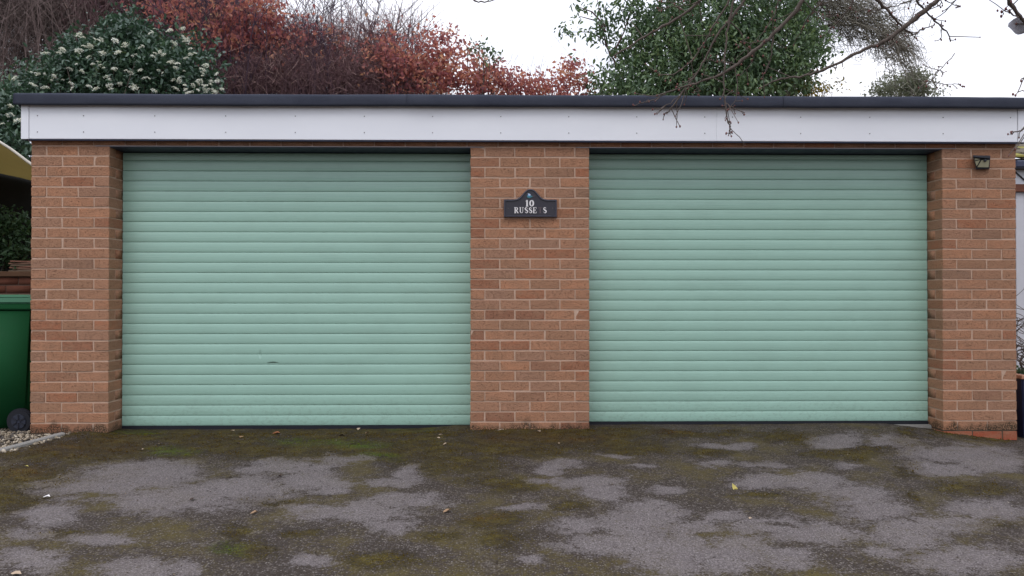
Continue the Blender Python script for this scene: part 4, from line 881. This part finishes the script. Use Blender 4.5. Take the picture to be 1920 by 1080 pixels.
# arching tree of fine drooping twigs, right of the evergreen
wt = empty('weeping_tree', (at(1560, 100, 10).x, 10, 1.6), 'bare arching tree with fine drooping twigs right of the evergreen', 'tree'); off = np.array(wt.location); P = []; rg = np.random.default_rng(71)
P.append((np.array([np.array(at(a, b, 10)) for a, b in ((1470, 215), (1490, 120), (1520, 60), (1560, 46), (1610, 48))])-off, np.array([.09, .07, .05, .035, .02])))
P.append((np.array([[at(1470, 215, 10).x, 10, 1.5], list(at(1470, 215, 10))])-off, np.array([.11, .09])))
arcx, arcy = [1470, 1520, 1580, 1640, 1690, 1715], [20, 30, 42, 60, 100, 150]
for k in range(460):
    t = rg.random()**.9; px = 1475+t*215; py = np.interp(px, arcx, arcy)-10+rg.normal()*22-rg.random()*50*(1-t); yy = 10+rg.uniform(-.5, .5)
    L_ = rg.uniform(.25, .9); p0 = np.array(at(px, py, yy)); d = np.array([rg.uniform(.2, 1.0), rg.normal()*.3, rg.uniform(-.2, .35)]); pth = [p0]; n = 7
    for i in range(n): d = d+np.array([.02, 0, -.22])*(.4+t)+rg.normal(size=3)*.13; d /= np.linalg.norm(d); pth.append(pth[-1]+d*L_/n)
    pth = np.array(pth); P.append((pth-off, np.linspace(.009, .0035, n+1)))
    for q_ in range(6):
        i = rg.integers(1, n); d2_ = d*.5+rg.normal(size=3)*.6; d2_ /= np.linalg.norm(d2_); e = pth[i]+d2_*rg.uniform(.08, .22); P.append((np.array([pth[i], (pth[i]+e)/2+rg.normal(size=3)*.01, e])-off, np.array([.004, .0035, .0025])))
V, Fc = tubes(P, 3); mesh_obj('branches', V, Fc, M_LICHEN, wt)
twig_cloud(wt, [(1540, 25, 80, 40, 10, .5, 1), (1620, 45, 70, 28, 10, .5, 1), (1680, 85, 35, 30, 10, .4, 1), (1708, 130, 16, 26, 10, .3, .9), (1500, 70, 40, 50, 10, .5, .8), (1630, -10, 110, 30, 10, .5, .8)], 1500, 206, M_LICHEN, .15, .5, .005, -.15)
C = blobs([(1560, 30, 90, 30, 10, .5, 1), (1640, 70, 50, 30, 10, .4, .8), (1690, 120, 20, 25, 10, .3, .5), (1500, 20, 40, 40, 10, .4, 1), (1550, 90, 30, 20, 10, .3, .5)], 1700, 72, .12, 8); V, Fc, v = leaf_mesh(C-off, .035, .5, .2, .4, 73); mesh_obj('leaves', V, Fc, M_GREY, wt, False, dict(v=v))
C = blobs([(1690, 165, 40, 16, 12, .5, 1.2), (1720, 158, 26, 22, 12, .4, 1), (1645, 172, 16, 8, 12, .3, 1), (1655, 155, 6, 10, 12, .2, .7), (1708, 148, 16, 12, 12, .3, .8), (1750, 172, 16, 7, 12, .3, .8)], 3000, 81, .09, 8)
bush('distant_shrub', C, .07, M_GREY, 'low grey green treetop peeping over the right roof edge', 'treetop', 82, base=1.9, nst=50, twmat=M_TWIGGREY)
C = blobs([(1495, 150, 16, 12, 9, .3, 1), (1510, 168, 24, 10, 9, .3, 1), (1540, 172, 14, 7, 9, .2, .6), (1570, 150, 16, 14, 9, .2, .12)], 900, 83, .08, 8)
bush('golden_shrub', C, .06, M_GOLD, 'small golden leaved shrub at the right foot of the evergreen', 'shrub', 84, base=1.6, nst=14)

# bare branches hanging over the roof from a tree right of the drive
oh = empty('overhanging_tree', (5.6, -2.2, gzf(5.6, -2.2)), 'bare budding branches of a nearby tree hanging across the right roof', 'tree'); off = np.array(oh.location)
YB = -.9
TRK = np.array([[5.6, -2.2, off[2]], [5.55, -2.15, 1.5], [5.5, -2.0, 3.0], [5.3, -1.7, 4.2]])
V, Fc = tubes([(TRK-off, np.array([.17, .14, .11, .08]))], 10); mesh_obj('trunk', V, Fc, M_BARK, oh, True)
BR = [  # (pixels, start Y, end Y, start radius, end radius)
 ([(1420, -75), (1370, -45), (1315, 0), (1276, 31), (1232, 56), (1199, 75), (1151, 105)], -1.1, -.9, .013, .005),
 ([(1640, -130), (1560, -60), (1505, 0), (1481, 34), (1440, 73), (1411, 98), (1375, 127), (1344, 143), (1305, 156), (1271, 166), (1232, 179)], -1.4, -.9, .016, .005),
 ([(1248, 176), (1235, 183), (1219, 190), (1204, 193), (1189, 198)], -.9, -.9, .004, .0025),
 ([(1440, -80), (1415, -35), (1396, 0), (1367, 39), (1346, 62), (1333, 88), (1323, 109), (1302, 145), (1279, 174), (1258, 205), (1245, 215)], -1.2, -.9, .010, .004),
 ([(1400, -70), (1385, -30), (1375, 0), (1370, 31), (1362, 60), (1358, 104), (1357, 145), (1357, 187), (1365, 226), (1370, 241), (1366, 254)], -1.2, -1.0, .009, .003),
 ([(1357, 190), (1366, 197), (1375, 202), (1386, 207), (1396, 215)], -1.0, -1.0, .0035, .0025),
 ([(1370, 241), (1372, 248)], -1.0, -1.0, .003, .002),
 ([(1380, -40), (1365, 8), (1344, 39), (1328, 67), (1318, 83), (1300, 115), (1263, 140), (1243, 141), (1228, 134)], -1.1, -.9, .007, .003),
 ([(1275, 34), (1284, 67), (1295, 99), (1298, 130), (1304, 155), (1311, 179)], -1.0, -.9, .004, .002),
 ([(1900, -140), (1820, -60), (1759, 0), (1733, 21), (1699, 49), (1666, 73), (1645, 84), (1622, 92), (1588, 110), (1552, 127), (1520, 140), (1492, 144), (1456, 149), (1425, 166)], -1.4, -.9, .020, .004),
 ([(1600, -60), (1645, 0), (1666, 21), (1689, 49), (1712, 65), (1730, 54), (1751, 48)], -1.4, -1.0, .012, .003),
 ([(1690, -40), (1716, 0), (1738, 23), (1759, 44), (1780, 65), (1782, 77)], -1.4, -1.0, .009, .003),
 ([(1765, 40), (1766, 62), (1765, 75)], -1.1, -1.0, .003, .002), ([(1660, 92), (1690, 70), (1712, 65), (1720, 76)], -1.1, -1.0, .004, .002),
 ([(1450, 68), (1446, 100), (1441, 125), (1428, 148)], -1.1, -1.0, .005, .002), ([(1414, 98), (1412, 115), (1400, 130), (1386, 142)], -1.1, -1.0, .004, .002),
 ([(1300, 155), (1285, 170), (1262, 190), (1240, 203), (1224, 205)], -.95, -.95, .0035, .002),
 ([(1378, 126), (1384, 160), (1378, 190), (1366, 205)], -1.0, -1.0, .003, .0018),
 ([(1770, -60), (1735, -10), (1700, 4), (1665, 14), (1630, 20)], -1.4, -1.2, .006, .002), ([(1740, -20), (1770, 5), (1752, 14), (1738, 10)], -1.3, -1.2, .004, .002),
 ([(1870, -30), (1891, 0), (1904, 21), (1920, 39), (1945, 60)], -2.4, -2.3, .012, .008), ([(1910, 33), (1898, 26), (1884, 20), (1878, 22)], -2.35, -2.3, .004, .002),
 ([(1950, 100), (1920, 148), (1904, 179)], -2.0, -2.0, .004, .002), ([(1950, 232), (1920, 240), (1907, 247), (1896, 248)], -2.0, -2.0, .005, .0035),
 ([(860, -40), (885, 0), (908, 4), (934, 0), (960, -30)], -1.6, -1.6, .005, .003), ([(1745, 154), (1752, 140), (1760, 130), (1770, 136)], -1.0, -1.0, .003, .002), ([(1748, 152), (1772, 158), (1790, 156), (1808, 162)], -1.0, -1.0, .003, .002), ([(1790, 100), (1760, 135), (1745, 154), (1738, 152)], -1.0, -1.0, .003, .002)]
BR += [([(1480, -60), (1462, -10), (1452, 30), (1430, 62), (1404, 88)], -1.2, -1.0, .005, .002), ([(1560, -60), (1545, 0), (1520, 26), (1500, 60), (1488, 84)], -1.4, -1.1, .005, .002),
 ([(1640, -130), (1610, -20), (1590, 20), (1562, 52), (1540, 70)], -1.4, -1.1, .006, .002), ([(1505, 0), (1530, 24), (1548, 30), (1570, 28)], -1.3, -1.1, .004, .002), ([(1820, -60), (1800, -10), (1774, 22), (1752, 36)], -1.4, -1.2, .005, .002),
 ([(1315, 0), (1290, 10), (1262, 12), (1240, 20)], -1.1, -1.0, .004, .002), ([(1420, -75), (1345, -20), (1300, -2), (1268, 6), (1236, 2)], -1.1, -1.0, .005, .002), ([(1367, 39), (1388, 58), (1396, 84), (1410, 104)], -1.1, -1.0, .004, .002), ([(1323, 109), (1345, 118), (1362, 116), (1380, 122)], -1.0, -1.0, .003, .0018), ([(1740, -40), (1760, -10), (1785, 8), (1800, 12)], -1.4, -1.3, .004, .002), ([(1440, 73), (1418, 80), (1398, 78), (1380, 84)], -1.1, -1.0, .004, .0018)]
P = []; SIDE = []; BUD = []; rg = np.random.default_rng(91)
for pts, ya, yb, r0_, r1_ in BR:
    n = len(pts); P3 = np.array([np.array(at(a, b, ya+(yb-ya)*i/max(n-1, 1))) for i, (a, b) in enumerate(pts)])
    if n < 3: P3 = np.array([P3[0], (P3[0]+P3[1])/2, P3[1]]); n = 3
    t = np.linspace(0, n-1, (n-1)*4+1); fine = np.stack([np.interp(t, range(n), P3[:, k]) for k in range(3)], 1)
    fine[1:-1] = (fine[:-2]+2*fine[1:-1]+fine[2:])/4; fine[1:-1] += rg.normal(size=(len(fine)-2, 3))*.0028
    rad = np.linspace(r0_, r1_, len(fine))*(1+.18*np.maximum(0, rg.normal(size=len(fine)))); P.append((fine, rad*.85))
    for k in range(1, len(fine)-1):
        if rg.random() < .42:
            d = rg.normal(size=3); tg = fine[k+1]-fine[k-1]; tg /= np.linalg.norm(tg); d = d*.8+tg*.6; d /= np.linalg.norm(d); L_ = rg.uniform(.012, .05) if rg.random() < .75 else rg.uniform(.08, .2)
            e = fine[k]+d*L_; SIDE.append((np.array([fine[k], (fine[k]+e)/2+rg.normal(size=3)*.004, e]), np.array([min(.003, rad[k]), .0024, .002]))); BUD.append(e)
    BUD.append(fine[-1]); BUD.append(fine[-1]+rg.normal(size=3)*.008)
# limbs that carry those boughs back to the trunk, above the picture
for pts, ya, r_ in ([((1420, -75), (1640, -130)), -1.2, .018], [((1380, -40), (1440, -80), (1640, -130)), -1.2, .012], [((1400, -70), (1440, -80)), -1.2, .01], [((1600, -60), (1640, -130)), -1.4, .014], [((1690, -40), (1770, -60), (1900, -140)), -1.4, .012], [((1640, -130), (1760, -150), (1900, -140)), -1.4, .024], [((860, -40), (1100, -130), (1420, -140), (1640, -130)), -1.5, .012]):
    P.append((np.array([np.array(at(a, b, ya)) for a, b in pts]), np.linspace(r_*.8, r_, len(pts))))
jn = np.array(at(1900, -140, -1.4)); P.append((np.array([jn, (jn+TRK[3])/2+np.array([0, 0, .15]), TRK[3]]), np.array([.03, .045, .07])))
jn = np.array(at(1870, -30, -2.4)); P.append((np.array([jn, jn+np.array([.5, 0, .5]), TRK[3]]), np.array([.012, .03, .06])))
for a, b, ya in ((1950, 100, -2.0), (1950, 232, -2.0), (1945, 60, -2.3)):
    jn = np.array(at(a, b, ya)); P.append((np.array([jn, (jn+TRK[2])/2, TRK[2]]), np.array([.008, .014, .03])))
for pth, rad in P:
    V, Fc = tubes([(pth-off, rad)], 6); mesh_obj('bough', V, Fc, M_BARK, oh, True)
V, Fc = tubes([(p_-off, r_) for p_, r_ in SIDE], 4); tag(mesh_obj('twigs', V, Fc, M_BARK, oh, True), kind='stuff')
B = np.array(BUD); n = len(B); V = (IV[None]*rg.uniform(.0035, .0065, (n, 1, 1))*np.array([1, 1, 1.4])+(B-off)[:, None, :]).reshape(-1, 3); Fc = (IF[None]+np.arange(n)[:, None, None]*12).reshape(-1, 3)
tag(mesh_obj('buds', V, Fc, simple('red_brown_bud', (.16, .06, .05), .7), oh, True), kind='stuff')
# withered pale leaf at top right
lf = at(1908, 50, -2.3); bm = bmesh.new(); n = 7; rows = []
for i in range(n+1):
    t = i/n; wd = .036*math.sin(math.pi*min(1, t*.9+.08)); rows.append([bm.verts.new((-.045+.1*t+.006*k, .012*math.sin(k*1.5+t*4), .0+wd*k+.012*math.sin(t*5))) for k in (-1, -.5, 0, .5, 1)])
for a, b in zip(rows, rows[1:]):
    for k in range(4): bm.faces.new((a[k], a[k+1], b[k+1], b[k]))
o = bm_obj('withered_leaf', bm, simple('withered_leaf_grey', (.34, .33, .36), .8, .2, var=.5, sc=30), oh, True); o.location = np.array(lf)-off; o.rotation_euler = (.3, .2, 0)

# ---------------------------------------------------------------- small things on the drive
rg = np.random.default_rng(101)
def tri_leaf(seed, s):
    r_ = random.Random(seed); pts = [(0, 0)]
    out = [(-.5, 0, .0), (-.2, .22, .12), (.15, .28, .18), (.5, .05, .05), (.2, -.25, .15), (-.2, -.2, .05), (0, 0, 0)]
    V = [(a*s*r_.uniform(.8, 1.2), b*s*r_.uniform(.7, 1.2), c*s*r_.uniform(.6, 1.6)) for a, b, c in out]; return V, [(6, 0, 1), (6, 1, 2), (6, 2, 3), (6, 3, 4), (6, 4, 5), (6, 5, 0)]
LC = [('pale buff', (.45, .34, .24)), ('dark brown', (.06, .04, .03)), ('tan', (.30, .19, .11)), ('rusty brown', (.28, .11, .05)), ('yellow', (.62, .52, .16))]
LM = [simple('dead_leaf_'+n_.split()[-1], c_, .8, .2) for n_, c_ in LC]
LP = [(299, 834, 0, .05, 'pale buff leaf lying left of centre on mossy tarmac'), (435, 810, 0, .055, 'pale buff leaf near the left door seal, leftmost of two'), (518, 814, 3, .055, 'rusty curled leaf standing on moss before the left door'), (453, 821, 2, .05, 'tan leaf on brown moss below the left door middle'), (265, 845, 0, .04, 'pale sliver of leaf on moss at the left edge of the dry patch'), (447, 833, 1, .045, 'dark leaf among three on moss before the left door'), (600, 803, 1, .05, 'dark leaf touching the left door seal'), (672, 806, 0, .05, 'pale leaf beside the seal right of the left door middle'), (689, 813, 2, .05, 'tan twiggy leaf just left of the centre pier moss'), (822, 823, 0, .04, 'pale leaf on moss left of the centre pier'), (826, 817, 0, .035, 'pale leaf scrap just behind another left of the centre pier'), (50, 876, 4, .03, 'tiny yellow green leaf on moss by the gravel edging'), (361, 938, 1, .05, 'dark leaf on the dry grey patch at left'), (477, 964, 2, .05, 'tan leaf on speckled tarmac below the left door'), (838, 961, 2, .055, 'tan leaf on damp tarmac below the centre pier'), (1376, 917, 4, .05, 'yellow pointed leaf standing on tarmac before the right door'), (1407, 974, 0, .03, 'pale leaf scrap below the yellow leaf'), (584, 873, 1, .04, 'dark leaf on the pale patch under the left door'), (640, 818, 1, .05, 'dark curled leaf on bright green moss'), (660, 834, 1, .035, 'small dark leaf at the lower edge of the green moss'), (835, 834, 0, .03, 'tiny pale leaf on moss below centre pier corner'), (1047, 833, 0, .03, 'tiny pale leaf on rusty moss below the centre pier'), (1010, 810, 0, .05, 'pale leaf against the foot of the centre pier'), (940, 808, 0, .05, 'pale leaf by the left foot of the centre pier'), (525, 894, 1, .04, 'dark twig like leaf on the pale patch centre left'), (30, 1079, 0, .05, 'pale leaf at the bottom left corner of the drive')]
for k, (px, py, ci, s, lb) in enumerate(LP):
    p_ = on_ground(px, py); V, Fc = tri_leaf(k, s); o = mesh_obj('fallen_leaf', V, Fc, LM[ci]); o.location = p_+Vector((0, 0, .006)); o.rotation_euler = (rg.uniform(-.2, .2), rg.uniform(-.2, .2), rg.uniform(0, 6.28))
    if k == 15: o.rotation_euler = (1.3, 1.2, .2)
    tag(o, lb, 'leaf', 'leaves lying on the driveway')
p_ = on_ground(87, 934); V, Fc = tri_leaf(90, .045); o = mesh_obj('paper_scrap', V, Fc, M_WHITEP); o.location = p_+Vector((0, 0, .006)); tag(o, 'tiny white paper scrap on the dry tarmac at far left', 'litter')
# fine debris and grit
n = 2600; X = rg.uniform(-4.3, 4.3, n); Yg = -rg.random(n)**1.3*3.6; Z = gz(X, Yg)+.004
V, Fc, v = leaf_mesh(np.stack([X, Yg, Z], 1), .011, .5, 2.5, 0, 111); V[:, 2] = np.clip(V[:, 2], None, gz(V[:, 0], V[:, 1])+.008)
m = N('grit', .9, .2); m.color(m.ramp(m.attr('v'), [(0, (.02, .016, .012)), (.6, (.07, .05, .035)), (.85, (.2, .15, .1)), (1, (.5, .44, .36))])); 
tag(mesh_obj('leaf_litter', V, Fc, m.m, None, False, dict(v=v)), 'fine leaf and twig litter scattered over the tarmac', kind='stuff')
# moss: little tufts where the growth is thick
n = 90000; X = rg.uniform(XL-.3, XR+.4, n); Yg = -rg.random(n)**1.5*2.6; Z = gz(X, Yg)
_, mm, gg, rr = drive_masks(X, Yg, Z); k = (mm**2*(.45+.7*fbm(X, Yg, 30, 77, 2)) > rg.random(n)*.9) & ~(left_of_edge(X, Yg)); X, Yg, Z, gg, rr = X[k], Yg[k], Z[k]+.004, gg[k], rr[k]
V, Fc, v = leaf_mesh(np.stack([X, Yg, Z], 1), .008, .6, 0, -.6, 112)
hue = np.repeat(np.clip(.35+.55*gg-.35*rr, 0, 1), 6)*.8+v*.2
m = N('moss_tuft', .95, .1); m.color(m.ramp(m.attr('v'), [(0, (.075, .03, .005)), (.3, (.075, .045, .006)), (.5, (.105, .075, .007)), (.8, (.085, .12, .008)), (1, (.13, .20, .012))]))
tag(mesh_obj('moss', V, Fc, m.m, None, False, dict(v=hue)), 'low green and brown moss along the foot of the garage', kind='stuff')
# weed at the pier foot
p_ = on_ground(903, 804.5); wd = empty('weed', p_, 'small green weed at the left foot of the centre pier', 'weed')
C = np.zeros((26, 3)); C[:, :2] = rg.normal(size=(26, 2))*.008; C[:, 2] = .004; V, Fc, v = leaf_mesh(C, .05, .28, .2, -.5, 7); mesh_obj('leaves', V, Fc, leaf_mat('weed_leaf', [(0, (.07, .11, .04)), (1, (.2, .24, .12))]), wd, False, dict(v=v))
